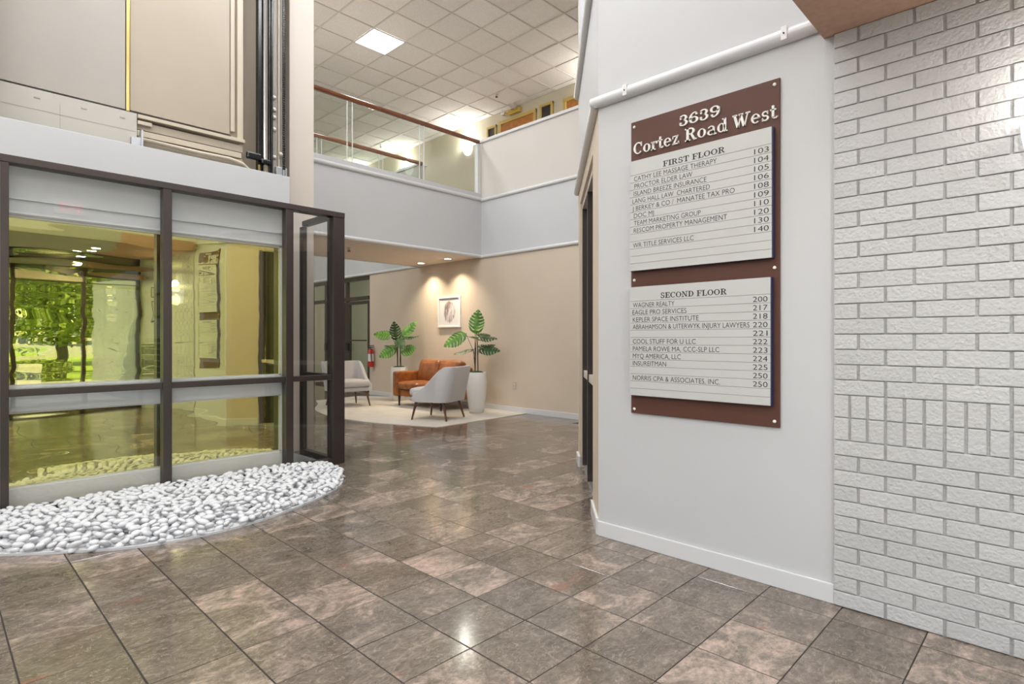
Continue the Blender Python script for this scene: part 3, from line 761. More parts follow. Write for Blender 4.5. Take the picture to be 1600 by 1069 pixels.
def sconce(x, y, z, rz, label, power, lit='shade'):
    t = thing('wall_sconce', label, 'light', (x, y, z), rz)
    k = MB(); n1_, n2_ = 14, 8; v0 = len(k.v)
    for j in range(n2_+1):
        a = j/n2_*PI/2
        for i in range(n1_+1):
            w = PI*i/n1_; k.v.append((math.cos(w)*.15*math.cos(a)**.8, -math.sin(w)*.15*math.cos(a)**.8, -.22*math.sin(a)))
    for j in range(n2_):
        for i in range(n1_): q = j*(n1_+1)+i; k.f.append((q, q+1, q+n1_+2, q+n1_+1))
    k.build('bowl', lit, t, smooth=True)
    MB().box((-.03, -.012, -.2), (.03, 0, -.02)).build('bracket', 'trimwhite', t)
    MB().tube([(0, -.06, -.08), (0, -.06, .01)], .025, 10).build('bulb', 'bulb', t)
    l = bpy.data.lights.new('lamp', 'POINT'); l.energy = power; l.color = (1, .95, .88); l.shadow_soft_size = .05
    o = bpy.data.objects.new('lamp', l); COL.objects.link(o); q = Vector((0, -.09, .10)); q.rotate(Matrix.Rotation(rz, 3, 'Z')); o.location = Vector((x, y, z))+q
    return t
sconce(XF, 9.86, 5.62, -PI/2, 'glowing half bowl wall sconce behind the glass next to the balustrade post', 38)
sconce(XF, 12.3, 5.62, -PI/2, 'glowing wall sconce past the parapet end on the far upper wall', 38)
sconce(XF, 14.4, 5.62, -PI/2, 'farthest glowing wall sconce low behind the balcony glass', 38)
sconce(XF, 5.9, 5.62, -PI/2, 'upper corridor wall sconce hidden past the white diagonal wall', 50)
for x_ in (-2.6, -.6, 1.4): sconce(x_, .79, 4.6, PI, 'unseen wall sconce added over the entrance behind the viewpoint to brighten the ceiling', 45).__setitem__('group', 'added atrium wall sconces out of view')  # added uplights out of view, for the ceiling and balcony fascia
for y_ in (3.0, 5.5, 9.5, 12.5): sconce(XLEFT, y_, 4.6, PI/2, 'unseen wall sconce added on the left atrium wall to brighten the ceiling', 150).__setitem__('group', 'added left wall sconces out of view')  # unseen extra uplights, added because the tiled ceiling was too dark
sconce(FB, -.02, 1.97, -PI/2, 'white bowl wall sconce on the painted brick just beyond the right edge', 4.5)

def sprinkler(x, y, z, label):
    t = thing('sprinkler_head', label, 'sprinkler', (x, y, z))
    MB().lathe([(.03, 0), (.03, -.006), (.012, -.012), (.010, -.04)], 12).build('body', 'steel', t, smooth=True)
    MB().lathe([(.028, -.062), (.028, -.058), (.004, -.056)], 12).build('deflector', 'bronze', t)
    MB().tube([(-.016, 0, -.03), (-.018, 0, -.056)], .004, 6).tube([(.016, 0, -.03), (.018, 0, -.056)], .004, 6).tube([(0, 0, -.03), (0, 0, -.06)], .006, 6).build('arms', 'bronze', t)
sprinkler(7.97, 8.21, ZC-.004, 'small sprinkler head in the tiled ceiling left of the emergency light')
sprinkler(8.0, 12.43, ZC-.004, 'small sprinkler head in the tiled ceiling seen through the balcony glass')
sprinkler(4.55, 7.95, ZB-.012, 'small sprinkler head under the lounge soffit beside the dark corner post')

# ================================================================== DIRECTORY SIGN
STROKE = {}
def rect(x0, y0, x1, y1): return ('r', x0, y0, x1, y1)
def ln(x0, y0, x1, y1, w): return ('l', x0, y0, x1, y1, w)
def arc(cx, cy, rx, ry, a0, a1, t=.09, T=.2): return ('a', cx, cy, rx, ry, a0, a1, t, T)
G_ = {
 'I': (.46, [rect(.13,0,.33,1), rect(0,0,.46,.1), rect(0,.9,.46,1)]),
 'L': (.80, [rect(.12,0,.32,1), rect(0,0,.46,.1), rect(0,.9,.46,1), rect(0,0,.78,.1), rect(.69,0,.78,.34)]),
 'F': (.80, [rect(.12,0,.32,1), rect(0,0,.48,.1), rect(0,.9,.78,1), rect(.69,.68,.78,1), rect(.3,.46,.6,.55), rect(.52,.36,.6,.65)]),
 'E': (.86, [rect(.12,0,.32,1), rect(0,0,.80,.1), rect(0,.9,.78,1), rect(.69,.68,.78,1), rect(.3,.46,.6,.55), rect(.52,.36,.6,.65), rect(.72,0,.81,.34)]),
 'T': (.86, [rect(.32,0,.52,1), rect(.2,0,.64,.1), rect(0,.9,.84,1), rect(0,.66,.09,1), rect(.75,.66,.84,1)]),
 'D': (.94, [rect(.12,0,.32,1), rect(0,0,.45,.1), rect(0,.9,.45,1), arc(.42,.5,.37,.45,-90,90)]),
 'O': (.96, [arc(.46,.5,.36,.45,0,360)]),
 'C': (.90, [arc(.46,.5,.36,.45,42,318), rect(.72,.62,.80,.98)]),
 'S': (.76, [arc(.37,.73,.24,.22,20,270,.12,.13), arc(.37,.28,.26,.23,-160,90,.12,.17), rect(.56,.66,.64,.98), rect(.06,.02,.14,.34)]),
 'R': (.96, [rect(.12,0,.32,1), rect(0,0,.46,.1), rect(0,.9,.46,1), arc(.44,.73,.26,.22,-90,90), rect(.3,.47,.46,.56), ln(.52,.5,.76,.06,.19), rect(.68,0,.94,.1)]),
 'N': (1.0, [rect(.13,0,.22,1), rect(.74,0,.83,1), ln(.20,.95,.76,.05,.20), rect(0,0,.36,.1), rect(0,.9,.3,1), rect(.6,.9,.97,1)]),
 'W': (1.36, [ln(.16,.95,.42,.03,.20), ln(.44,.03,.66,.95,.09), ln(.62,.95,.88,.03,.20), ln(.92,.03,1.16,.95,.09), rect(0,.9,.36,1), rect(.46,.9,.82,1), rect(1.0,.9,1.34,1)]),
 'o': (.72, [arc(.35,.35,.25,.31,0,360,.07,.18)]),
 'r': (.62, [rect(.12,0,.29,.7), rect(0,0,.44,.09), rect(0,.61,.2,.7), arc(.44,.42,.2,.24,70,180,.07,.1), rect(.46,.48,.60,.68)]),
 't': (.50, [rect(.12,.1,.29,.95), rect(0,.61,.42,.7), arc(.34,.16,.14,.12,180,350,.07,.12)]),
 'e': (.70, [arc(.34,.35,.25,.31,0,315,.07,.18), rect(.15,.33,.62,.41)]),
 'z': (.66, [rect(.04,.61,.58,.7), ln(.50,.66,.14,.04,.15), rect(.04,0,.6,.09), rect(.04,.46,.12,.7), rect(.53,0,.61,.24)]),
 'a': (.74, [arc(.30,.20,.20,.17,0,360,.07,.15), rect(.42,.05,.59,.52), arc(.32,.50,.20,.17,0,160,.07,.15), rect(.5,0,.72,.09)]),
 'd': (.80, [arc(.31,.35,.22,.31,0,360,.07,.17), rect(.5,0,.67,1.02), rect(.38,.93,.6,1.02), rect(.6,0,.78,.09)]),
 's': (.60, [arc(.29,.51,.18,.15,20,270,.09,.11), arc(.29,.20,.20,.16,-160,90,.09,.14), rect(.43,.46,.5,.69), rect(.06,.01,.13,.24)]),
 '3': (.76, [arc(.33,.74,.24,.21,-90,150,.10,.20), arc(.33,.28,.28,.24,-150,90,.10,.21), rect(.06,.62,.2,.76), rect(.03,.2,.2,.34)]),
 '6': (.78, [arc(.38,.30,.28,.25,0,360,.09,.2), arc(.46,.45,.36,.50,70,190,.10,.21), rect(.52,.72,.68,.86)]),
 '9': (.78, [arc(.38,.70,.28,.25,0,360,.09,.2), arc(.30,.55,.36,.50,-110,10,.10,.21), rect(.08,.14,.24,.28)]),
 ' ': (.38, []),
}
def slab_text(txt, xc, zb, h, width, d0, d1, letter_gap=.06):
    """raised slab serif lettering in the sign's local frame (x right, z up, -y outwards)"""
    tot = sum(G_[c][0]+letter_gap for c in txt)-letter_gap
    sx = width/tot; x = xc-width/2; mb = MB()
    def P(u, v, d): return (x+u*sx, -d, zb+v*h)
    def add(quadpts):
        k = len(mb.v); mb.v += [P(u, v, d1) for u, v in quadpts]+[P(u, v, d0) for u, v in quadpts]
        mb.f += [(k, k+1, k+2, k+3)] + [(k+(i+1) % 4, k+i, k+4+i, k+4+(i+1) % 4) for i in range(4)]
    for c in txt:
        w, st_ = G_[c]
        for s_ in st_:
            if s_[0] == 'r': _, a, b_, c2, d2 = s_; add([(a, b_), (c2, b_), (c2, d2), (a, d2)])
            elif s_[0] == 'l':
                _, a, b_, c2, d2, ww = s_; ww /= 2
                if b_ > d2: a, b_, c2, d2 = c2, d2, a, b_
                add([(a-ww, b_), (a+ww, b_), (c2+ww, d2), (c2-ww, d2)])
            else:
                _, cx, cy, rx, ry, a0, a1, t_, T_ = s_; n_ = max(6, int(abs(a1-a0)/18))
                pr_ = []
                for i in range(n_+1):
                    an = math.radians(a0+(a1-a0)*i/n_); ww = (t_+(T_-t_)*abs(math.cos(an))**1.3)/2
                    wy = t_/2 if T_ > t_*1.3 else ww
                    pr_.append(((cx+(rx-ww)*math.cos(an), cy+(ry-wy)*math.sin(an)), (cx+(rx+ww)*math.cos(an), cy+(ry+wy)*math.sin(an))))
                for (i0, o0), (i1, o1) in zip(pr_[:-1], pr_[1:]): add([i0, o0, o1, i1])
        x += (w+letter_gap)*sx
    return mb
DG = bpy.context.evaluated_depsgraph_get
def font_text(txt, x0, x1, zb, cap, d0, d1, bold=0.0):
    """printed sans lettering fitted between x0 and x1"""
    cu = bpy.data.curves.new('t', 'FONT'); cu.body = txt; cu.size = 1; cu.extrude = 0; cu.resolution_u = 3; cu.offset = bold
    o = bpy.data.objects.new('t', cu); COL.objects.link(o); bpy.context.view_layer.update()
    me = bpy.data.meshes.new_from_object(o.evaluated_get(DG())); bpy.data.objects.remove(o)
    xs = [v.co.x for v in me.vertices]; capz = .73
    a, b_ = min(xs), max(xs); s_ = (x1-x0)/(b_-a); sz = cap/capz
    for v in me.vertices: v.co = Vector((x0+(v.co.x-a)*s_, -d1, zb+v.co.y*sz))
    me.materials.clear(); me.materials.append(M['ink']); return me
SY = 1.803      # left edge of the sign on the wall
sg = thing('directory_sign', 'brown wall directory board with two light panels of tenant names', 'sign', (XW, SY, 0), -PI/2)
SW = .818
MB().box((0, -.012, .761), (SW, 0, 2.425)).build('back_plate', 'signbrown', sg, bevel=.002)
for x, z in ((.022, 2.395), (.795, 2.398), (.022, 1.520), (.795, 1.524), (.022, .785), (.795, .79)):
    MB().lathe([(.008, 0), (.0085, .003), (.005, .006), (.001, .0065)], 12).build('screw_cap', 'screw', sg, smooth=True, loc=(x, -.012, z)).rotation_euler = (PI/2, 0, 0)
hl = slab_text('3639', .416, 2.322, .058, .226, .011, .020).build('header_lettering', 'letterwhite', sg)
for w_, xc_, ww_ in (('Cortez', .162, .284), ('Road', .453, .234), ('West', .701, .216)): slab_text(w_, xc_, 2.234, .068, ww_, .011, .020, .04).build('header_lettering', 'letterwhite', sg)
def panel(zt, zb_, title, names, nums, x0, x1):
    MB().box((x0, -.034, zb_), (x1+.004, -.012, zt)).build('panel_backing', 'navy', sg)
    th = .081; n_ = 13; rh = (zt-zb_-th)/n_
    o = MB().box((x0, -.042, zt-th+.0011), (x1-.001, -.034, zt)).build('title_strip', 'signwhite', sg, bevel=.0006, bseg=1)
    x_ = (x0+x1)/2 + (-.008)
    wid = .345 if title[0] == 'F' else .37
    slab_text(title, x_, zt-th+.010, .030, wid, .0419, .0426, .05).build('lettering', 'ink', o)
    for i in range(n_):
        z1 = zt-th-i*rh; z0 = z1-rh
        o = MB().box((x0, -.042, z0+.0011), (x1-.001, -.034, z1-.0003)).build('name_strip', 'signwhite', sg, bevel=.0006, bseg=1)
        nm = names.get(i+1)
        if nm:
            t_ = inst(font_text(nm[0], SY-nm[1], SY-nm[2], z0+.0065, .0275, 0, .0424, -.003), 'lettering', o)
        nu = nums.get(i+1)
        if nu: t_ = inst(font_text(nu, x1-.082, x1-.013, z0+.0065, .0275, 0, .0424, -.003), 'number', o)
MB_ = None
panel(2.192, 1.569, 'FIRST FLOOR', {1: ('CATHY LEE MASSAGE THERAPY', 1.765, 1.28), 2: ('PROCTOR ELDER LAW', 1.762, 1.412), 3: ('ISLAND BREEZE INSURANCE', 1.767, 1.335),
      4: ('LANG HALL LAW  CHARTERED', 1.775, 1.317), 5: ('J BERKEY & CO /  MANATEE TAX PRO', 1.776, 1.188), 6: ('DOC MJ', 1.766, 1.639), 7: ('TEAM MARKETING GROUP', 1.765, 1.366),
      8: ('RESCOM PROPERTY MANAGEMENT', 1.767, 1.227), 10: ('WR TITLE SERVICES LLC', 1.772, 1.405)},
      {1: '103', 2: '104', 3: '105', 4: '106', 5: '108', 6: '109', 7: '110', 8: '120', 9: '130', 10: '140'}, .010, .792)
panel(1.478, .865, 'SECOND FLOOR', {1: ('WAGNER REALTY', 1.772, 1.515), 2: ('EAGLE PRO SERVICES', 1.775, 1.445), 3: ('KEPLER SPACE INSTITUTE', 1.773, 1.377), 4: ('ABRAHAMSON & UITERWYK INJURY LAWYERS', 1.773, 1.115),
      6: ('COOL STUFF FOR U LLC', 1.773, 1.394), 7: ('PAMELA ROWE MA, CCC-SLP LLC', 1.773, 1.267), 8: ('MYQ AMERICA, LLC', 1.773, 1.478), 9: ('INSUREITMAN', 1.773, 1.564), 11: ('NORRIS CPA & ASSOCIATES, INC.', 1.773, 1.263)},
      {1: '200', 2: '217', 3: '218', 4: '220', 5: '221', 6: '222', 7: '223', 8: '224', 9: '225', 10: '250', 11: '250'}, .010, .786)
for y_, lab in ((1.825, 'small white clip on the moulding above the left side of the directory'), (.954, 'small white clip on the moulding near the brick wall corner')):
    t = thing('moulding_clip', lab, 'clip', (XW-.045, y_, ZB))
    MB().box((-.004, -.014, -.030), (.008, .014, .034)).build('plate', 'frame_w', t, bevel=.003)
    MB().lathe([(.004, -.0045), (.004, .002)], 8).build('screw', 'black', t, loc=(-.004, 0, 0)).rotation_euler = (0, PI/2, 0)

# ================================================================== LOUNGE
rugp = smooth_curve([(5.25, 10.4), (4.99, 9.82), (4.62, 9.2), (4.43, 8.65), (4.33, 8.1), (4.34, 7.7), (4.39, 7.2), (4.52, 6.8), (4.67, 6.4), (4.80, 6.12)], 4) + [(4.88, 6.085), (6.685, 6.20), (6.685, 10.0), (6.3, 10.6)]
struct('floor_carpet', MB().prism(rugp, .0, .008), 'rug')

def make_chair(name, label, loc, rz):
    """slipper armchair, local +y is its front"""
    t = thing(name, label, 'chair', loc, rz)
    hw, dp = .315, .30
    # wrap-around shell following a U in plan
    path = []
    for i in range(9): path.append((-hw, dp*.75 - i/8*(dp*.75+.18)))
    for i in range(1, 7): a = PI + i/7*PI/2; path.append((-hw+.11+.11*math.cos(a), -.18+.11*math.sin(a)))
    half = path
    xr = -hw+.11
    path = half + [(xr+(i/6)*(-2*xr), -.29) for i in range(0, 7)] + [(-x, y) for x, y in reversed(half)]
    mb = MB(); n_ = len(path); ring = []
    def top(x, y):
        # height rises from the seat front to the back
        s_ = max(0, min(1, (dp*.75 - y)/(dp*.75+.22))); s_ = s_*s_*(3-2*s_)
        return .40 + .385*s_
    for i, (x, y) in enumerate(path):
        a = path[max(i-1, 0)]; b_ = path[min(i+1, n_-1)]; d = Vector((b_[0]-a[0], b_[1]-a[1], 0)).normalized(); nn = Vector((-d.y, d.x, 0))
        zt = top(x, y); lean = (zt-.27)*.10*(1 if y < 0 else .3)
        th = .032
        sec = [(th, .27), (th, zt-.03), (th*.6, zt-.006), (0, zt), (-th*.6, zt-.006), (-th, zt-.03), (-th, .27)]
        k = len(mb.v)
        for u, z in sec:
            f_ = (z-.27)/.5
            mb.v.append((x*(1+.10*f_)+nn.x*u, y+nn.y*u - .10*f_*(1 if y < .1 else .2), z))
        ring.append(k)
    m_ = 7
    for i in range(n_-1):
        for j in range(m_): mb.f.append((ring[i]+j, ring[i+1]+j, ring[i+1]+(j+1) % m_, ring[i]+(j+1) % m_))
    mb.f += [tuple(ring[0]+j for j in range(m_)), tuple(ring[-1]+j for j in reversed(range(m_)))]
    mb.build('shell', 'linen', t, smooth='auto')
    MB().soft((-.285, -.27, .262), (.285, .30, .345), .03, 8).build('seat_base', 'linen', t, smooth=True)
    MB().soft((-.278, -.25, .347), (.278, .335, .46), .045, 10, (0, .01, .018)).build('seat_cushion', 'linen', t, smooth=True)
    for sx, sy in ((-1, 1), (1, 1), (-1, -1), (1, -1)):
        MB().tube([(sx*.235, sy*.225, .27), (sx*.285, sy*.275 - (.02 if sy < 0 else 0), 0)], [.022, .012], 12).build('leg', 'walnut', t, smooth='auto')
    return t
make_chair('armchair', 'light grey armchair with its back to us in front of the leather sofa', (5.335, 6.755, .008), math.atan2(.52, -.22)-PI/2)
make_chair('armchair', 'light grey armchair facing us half hidden behind the dark corner post', (5.25, 9.2, .008), PI+math.radians(-6))

sf = thing('leather_sofa', 'tan orange leather sofa with black legs against the beige wall', 'sofa', (6.22, 7.98, .008), -PI/2)
# local x along the wall (towards the viewer), local -y is the front
SWD = 1.42; hx = SWD/2
MB().soft((-hx+.12, -.34, .165), (hx-.12, .36, .30), .03, 8).build('base', 'leather', sf, smooth=True)
for s_ in (-1, 1): MB().soft((s_*hx, -.385, .165), (s_*(hx-.125), .36, .61), .028, 8).build('arm', 'leather', sf, smooth=True)
MB().soft((-hx+.12, .25, .165), (hx-.12, .40, .70), .04, 8).build('backrest', 'leather', sf, smooth=True)
for s_ in (-1, 1):
    MB().soft((s_*.005, -.39, .30), (s_*(hx-.13), .24, .43), .045, 10, (0, .01, .02)).build('seat_cushion', 'leather', sf, smooth=True)
    c = MB().soft((s_*.005, -.09, -.21), (s_*(hx-.13), .09, .21), .07, 10, (0, .04, .01)).build('back_cushion', 'leather', sf, smooth=True, loc=(0, .155, .60)); c.rotation_euler.x = -.22
for sx in (-1, 1):
    for sy in (-.32, .32): MB().tube([(sx*(hx-.12), sy, .17), (sx*(hx-.12), sy, 0)], [.022, .014], 12).build('leg', 'blackleg', sf, smooth='auto')

def leaf_mesh(L_, Wd, bend=.12, fold=.18):
    """split monstera leaf; x along the midrib, y across"""
    n_ = 6; v = []; f = []
    def wid(t): return Wd/2*(math.sin(PI*min(1, t*.86+.14))**.75)*(1-.25*t)
    def P(t, s_): # s in -1..1
        w = wid(t); x = L_*(t + .10*abs(s_)*(1-t) - (.08*abs(s_) if t < .15 else 0)); y = s_*w
        return (x, y, -bend*L_*t*t - fold*abs(y) + .02*L_*math.sin(9*t))
    mb = MB()
    for side in (-1, 1):
        lob = 7
        for i in range(lob):
            t0, t1 = i/lob, (i+.78)/lob; tm = i+1
            tn = min(1, (i+1)/lob)
            ti0, ti1 = t0+.10*(1-t0), t1+.12*(1-t1)
            pts = [P(t0, 0), P(t0+.01, side*.38), P(min(1, ti0), side*.9), P(min(1, (ti0+ti1)/2+.03), side*1.03), P(min(1, ti1), side*.92), P(t1+.01, side*.40), P(tn, side*.30), P(tn, 0)]
            k = len(mb.v); mb.v += pts
            a = [(0, 1, 6, 7), (1, 2, 5, 6), (2, 3, 4, 5)]
            for q in a: mb.f.append(tuple(k+j for j in (q if side > 0 else reversed(q))))
    return mb
def plant(name, label, loc, leaves, stems, rz):
    t = thing(name, label, 'plant', loc, rz)
    MB().lathe([(.105, 0), (.115, .01), (.140, .15), (.160, .32), (.168, .46), (.163, .58), (.155, .648), (.150, .650), (.140, .648), (.140, .61)], 28).build('planter', 'plasterpot', t, smooth='auto')
    mo = MB().lathe([(.138, .60), (.135, .64), (.08, .665), (.02, .67)], 20).build('moss', 'soil', t, smooth=True)
    for st_ in stems: MB().tube(st_, [.008]*(len(st_)-1)+[.004], 7).build('stem', 'stem', t, smooth=True)
    for (p0, p1, w, nrm, mt) in leaves:
        p0, p1 = Vector(p0), Vector(p1); x = (p1-p0); L_ = x.length; x.normalize(); z = Vector(nrm); z = (z-x*z.dot(x)).normalized(); y = z.cross(x)
        mb = leaf_mesh(L_, w*1.15); R_ = Matrix((x, y, z)).transposed()
        mb.v = [tuple(p0+R_@Vector(v)) for v in mb.v]
        o = mb.build('leaf', mt, t, smooth=True)
        MB().tube([p0-(p1-p0)*.05, p0+(p1-p0)*.45+Vector((0, 0, 0))], [.004, .003], 5).build('midrib', 'leafb', o)
        base = Vector(((.02 if p0.x > 0 else -.02), 0, .64)); mid = (base+p0)/2+Vector((-p0.x*.25, 0, .05))
        MB().tube([base, mid, p0], [.005, .004, .004], 6).build('stalk', 'stem', t, smooth=True)
RZ = YAW-PI/2
B_, D_ = 'leafb', 'leafd'
plant('potted_monstera', 'tall split leaf plant in a white planter right of the leather sofa', (6.20, 6.85, .008), [
    ((-.02, -.02, 1.27), (.03, -.05, 1.66), .25, (0, -1, .15), B_),
    ((-.17, -.05, 1.27), (-.53, -.10, 1.08), .24, (-.15, -1, .5), B_),
    ((0, .0, 1.21), (.34, -.06, 1.22), .24, (0, -.45, 1), D_),
    ((.02, -.08, 1.20), (-.16, -.30, 1.26), .20, (0, -.3, 1), D_),
    ((.0, .05, 1.25), (.22, .25, 1.28), .22, (.1, -.6, 1), D_),
    ((.04, -.05, 1.02), (.38, -.20, 1.02), .22, (.1, -.8, .8), D_),
    ((.02, .05, 1.05), (.30, .20, 1.12), .2, (.1, -.4, 1), D_),
    ((-.05, -.03, 1.02), (-.37, -.10, .97), .22, (0, -.25, 1), D_)],
    [[(-.025, 0, .63), (-.03, 0, .9), (-.02, 0, 1.22)], [(.025, .01, .63), (.02, .0, .9), (.02, 0, 1.2)]], RZ)
plant('potted_monstera', 'split leaf plant in a white planter left of the leather sofa near the doorway', (6.36, 9.25, .008), [
    ((-.12, -.05, 1.25), (-.46, -.12, 1.30), .24, (0, -1, .8), B_),
    ((-.04, -.03, 1.16), (-.08, -.10, 1.52), .22, (.1, -1, .2), D_),
    ((.05, -.03, 1.22), (.34, -.10, 1.54), .22, (-.5, -1, .4), B_),
    ((.09, -.02, 1.20), (.40, -.10, 1.27), .22, (0, -.3, 1), D_),
    ((.0, -.08, 1.20), (.12, -.30, 1.02), .2, (0, -1, .5), D_),
    ((.05, -.05, .93), (.34, -.15, 1.04), .24, (-.1, -1, .5), B_),
    ((-.05, -.05, 1.02), (-.36, -.15, .86), .25, (-.1, -1, .5), B_),
    ((-.05, .02, 1.05), (-.30, .0, 1.08), .18, (0, -.3, 1), D_)],
    [[(-.03, 0, .63), (-.03, 0, .9), (-.03, 0, 1.2)], [(.04, .01, .63), (.03, .0, .9), (.04, 0, 1.2)]], RZ)

pc = thing('framed_print', 'small abstract grey print in a white frame on the beige wall', 'picture', (XL, 8.125, 1.69), -PI/2)
fw, fh = .32, .285
for nm, a, b_ in (('frame_side', (-fw, -fh), (-fw+.035, fh)), ('frame_side', (fw-.035, -fh), (fw, fh)), ('frame_side', (-fw+.035, -fh), (fw-.035, -fh+.035)), ('frame_side', (-fw+.035, fh-.035), (fw-.035, fh))):
    MB().box((a[0], -.035, a[1]), (b_[0], 0, b_[1])).build(nm, 'frame_w', pc, bevel=.004)
MB().box((-fw+.03, -.018, -fh+.03), (fw-.03, -.012, fh-.03)).build('print', 'print', pc)
ot = thing('wall_outlet', 'beige electrical outlet low on the beige lounge wall', 'outlet', (XL, 6.48, .428), -PI/2)
MB().box((-.037, -.006, -.06), (.037, 0, .06)).build('cover_plate', 'cabframe', ot, bevel=.002)
for z in (-.022, .022): MB().box((-.017, -.009, z-.014), (.017, -.006, z+.014)).build('socket', 'trimwhite', ot, bevel=.003)
fe = thing('fire_extinguisher', 'red fire extinguisher hanging on the beige wall by the glass doors', 'extinguisher', (XL-.07, 10.68, .60), -PI/2)
MB().lathe([(.055, 0), (.062, .01), (.062, .33), (.045, .375), (.02, .39), (.02, .40)], 20).build('cylinder', 'red', fe, smooth='auto')
MB().lathe([(.0625, .12), (.0630, .13), (.0630, .27), (.0625, .28)], 20).build('label_band', 'label', fe)
MB().box((-.02, -.06, .41), (.02, .05, .43)).box((-.015, -.05, .45), (.015, .06, .465)).build('handle', 'black', fe, bevel=.003)
MB().tube([(0, -.02, .40), (0, -.02, .45)], .016, 10).build('valve', 'steel', fe)
MB().tube([(.02, -.03, .42), (.08, -.05, .38), (.085, -.04, .2), (.07, -.02, .1)], .01, 8).build('hose', 'black', fe, smooth=True)

# storefront doors at the end of the lounge wall
sfw = thing('glass_storefront', 'bronze framed glass double doors with transom at the far end of the beige wall', 'door', (XL+.03, YD0, 0), -PI/2)
# local x runs towards smaller y, so the opening lies at negative x
Wd = YD1-YD0
def sb(nm, x0, x1, z0, z1, mt='bronze', d0=0, d1=.07, par=None): return MB().box((-x1, d0, z0), (-x0, d1, z1)).build(nm, mt, par or sfw, bevel=.003 if mt == 'bronze' else 0)
sb('jamb', 0, .06, 0, 2.58); sb('jamb', Wd-.06, Wd, 0, 2.58); sb('head', 0.06, Wd-.06, 2.50, 2.58); sb('transom_bar', .06, Wd-.06, 2.06, 2.14, 'bronze', -.02, .07)
sb('post', 1.0, 1.09, 0, 2.5); sb('post', 2.0, 2.06, 0, 2.5)
for a, b_ in ((.06, 1.0), (1.09, 2.0), (2.06, 2.7)): sb('transom_pane', a, b_, 2.14, 2.5, 'glassg', .03, .036)
for a, b_ in ((.07, .99), (1.10, 1.99)):
    dl = sb('door_leaf', a, a+.07, .02, 2.04)
    for q in ((b_-.07, b_, .02, 2.04), (a+.07, b_-.07, 1.97, 2.04), (a+.07, b_-.07, .02, .22)): sb('door_rail', *q)
    sb('door_pane', a+.07, b_-.07, .22, 1.97, 'glassg', .03, .036)
    sb('push_bar', a+.04, b_-.04, 1.15, 1.18, 'bronze', -.07, -.04)
    sb('door_lock', b_-.10, b_-.01, .93, 1.10, 'black', -.05, 0)
# vestibule behind those doors
struct('wall_vestibule', MB().box((XL+1.9, YD0-.6, 0), (XL+2.0, YEND, 3.4)), 'green')
struct('wall_vestibule_side', MB().box((XL+.14, YD0-.7, 0), (XL+1.9, YD0-.6, 3.4)), 'green')
area((XL+1.1, 12.0, 3.3), 1.0, 70, (1, .95, .8))

# exit sign above the entrance soffit (seen as a faint reflection)
ex = thing('exit_sign', 'lit exit sign with red letters on the wall over the entrance soffit', 'sign', (1.29, .795, 2.88), PI)
MB().box((-.16, -.05, -.09), (.16, 0, .10)).build('housing', 'frame_w', ex, bevel=.01)
G_['X'] = (.9, [ln(.1, 0, .8, 1, .14), ln(.8, 0, .1, 1, .14)])
slab_text('E', -.095, -.055, .11, .055, .05, .054).build('letter', 'exit', ex)
slab_text('X', -.03, -.055, .11, .055, .05, .054).build('letter', 'exit', ex)
slab_text('I', .03, -.055, .11, .030, .05, .054).build('letter', 'exit', ex)
slab_text('T', .085, -.055, .11, .055, .05, .054).build('letter', 'exit', ex)

# ================================================================== ENTRANCE BEHIND THE VIEWPOINT AND OUTDOORS
en = thing('entrance_storefront', 'bronze framed entrance glazing behind the viewpoint seen only as a reflection', 'door', (0, -2.25, 0))
for x in (-3.95, -2.6, -1.3, 0.0, .95, 1.9, 2.74): MB().box((x, -.04, 0), (x+.06, .04, SOF-.002)).build('mullion', 'bronze', en)
MB().box((-3.95, -.04, SOF-.10), (2.80, .04, SOF-.002)).build('head', 'bronze', en)
MB().box((-3.95, -.04, 0), (2.80, .04, .08)).build('sill', 'bronze', en)
MB().box((-3.95, -.035, 2.10), (2.80, .035, 2.16)).build('transom', 'bronze', en)
for a, b_ in ((-3.95, -2.6), (-2.6, -1.3), (-1.3, 0), (0, .95), (.95, 1.9), (1.9, 2.74)): MB().box((a+.06, -.004, .08), (b_, .004, SOF-.1)).build('pane', 'glass', en)
MB().box((1.0, .04, 2.18), (1.9, .16, 2.36)).build('door_operator', 'cabbeige', en, bevel=.01)
mbx = thing('mailbox_bank', 'dark panel with pale strips on the brick wall behind the viewpoint', 'mailbox', (FB, -.85, .45), -PI/2)
MB().box((0, -.05, 0), (1.1, 0, .75)).build('cabinet', 'black', mbx)
for i in range(7): MB().box((.03, -.056, .06+i*.1), (1.07, -.05, .085+i*.1)).build('strip', 'signwhite', mbx)
pf = thing('framed_notice', 'grey framed notice on the brick wall behind the viewpoint', 'picture', (FB, -.80, 1.55), -PI/2)
MB().box((0, -.03, 0), (.62, 0, .44)).build('frame', 'black', pf); MB().box((.05, -.034, .05), (.57, -.03, .39)).build('sheet', 'cabgrey', pf)
struct('ground', MB().box((-30, -60, -.12), (40, -2.31, -.03)), 'asph')
tag(MB().box((-30, -55, -.028), (40, -9.5, -.004)).build('lawn', 'grass'), 'green lawn outside beyond the entrance pavement', 'lawn', kind='stuff')
rt = random.Random(5)
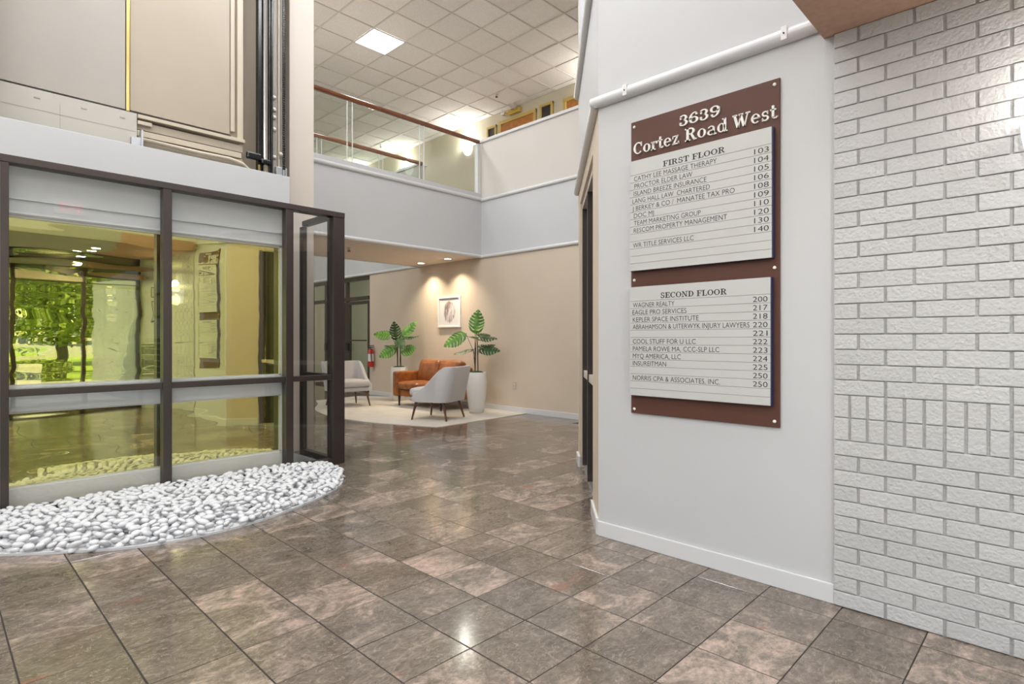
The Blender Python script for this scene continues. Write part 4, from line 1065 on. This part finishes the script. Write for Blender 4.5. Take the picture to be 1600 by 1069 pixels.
def tree(x, y, h_, r, label, grp):
    t = thing('tree', label, 'tree', (x, y, 0), 0, grp)
    MB().tube([(0, 0, 0), (.1, 0, h_*.3), (0, .1, h_*.6)], [.18, .14, .08], 8).build('trunk', 'bark', t)
    mb = MB()
    for _ in range(2600):
        d = Vector((rt.gauss(0, 1), rt.gauss(0, 1), rt.gauss(0, 1))).normalized()*r*rt.random()**.4
        c = Vector((0, 0, h_*.55))+Vector((d.x, d.y, d.z*.8)); a = Vector((rt.gauss(0, 1), rt.gauss(0, 1), rt.gauss(0, 1))).normalized(); b_ = a.orthogonal().normalized(); s_ = rt.uniform(.12, .22)
        mb.quad(c-a*s_, c-b_*s_*.5, c+a*s_, c+b_*s_*.5)
    mb.build('foliage', 'leaft', t)
for i, (x, y, h_, r) in enumerate(((-1.5, -15, 5, 2.2), (3.1, -14, 5.2, 2.3), (7.8, -15, 5.5, 2.3), (.9, -20, 7.5, 2.6), (6.3, -21, 8, 2.8), (12.6, -19, 7, 2.6), (-4.8, -21, 8, 2.8))):
    tree(x, y, h_, r, 'leafy green tree outside the entrance seen only in reflections', 'outdoor trees')
for i, (x, y) in enumerate(((.6, -7.5), (2.0, -9.0), (4.2, -10))):
    t = thing('shrub', 'low bright green shrub outside the entrance seen only in reflections', 'shrub', (x, y, 0), 0, 'outdoor shrubs'); mb = MB()
    for _ in range(700):
        d = Vector((rt.gauss(0, 1), rt.gauss(0, 1), abs(rt.gauss(0, 1)))).normalized()*.8*rt.random()**.4; a = Vector((rt.gauss(0, 1), rt.gauss(0, 1), rt.gauss(0, 1))).normalized(); b_ = a.orthogonal().normalized(); s_ = .09
        mb.quad(d-a*s_, d-b_*s_*.5, d+a*s_, d+b_*s_*.5)
    mb.build('foliage', 'leaft', t); MB().tube([(0, 0, 0), (0, 0, .3)], .03, 6).build('stem', 'bark', t)
for x, y, w_ in ((.9, -6.2, .5), (1.5, -5.6, .4)):
    tag(MB().box((x-w_/2, y-w_/2, -.03), (x+w_/2, y+w_/2, .5)).build('concrete_block', 'concrete', bevel=.02), 'pale concrete block outside the entrance seen only in reflections', 'block', 'outdoor concrete blocks')
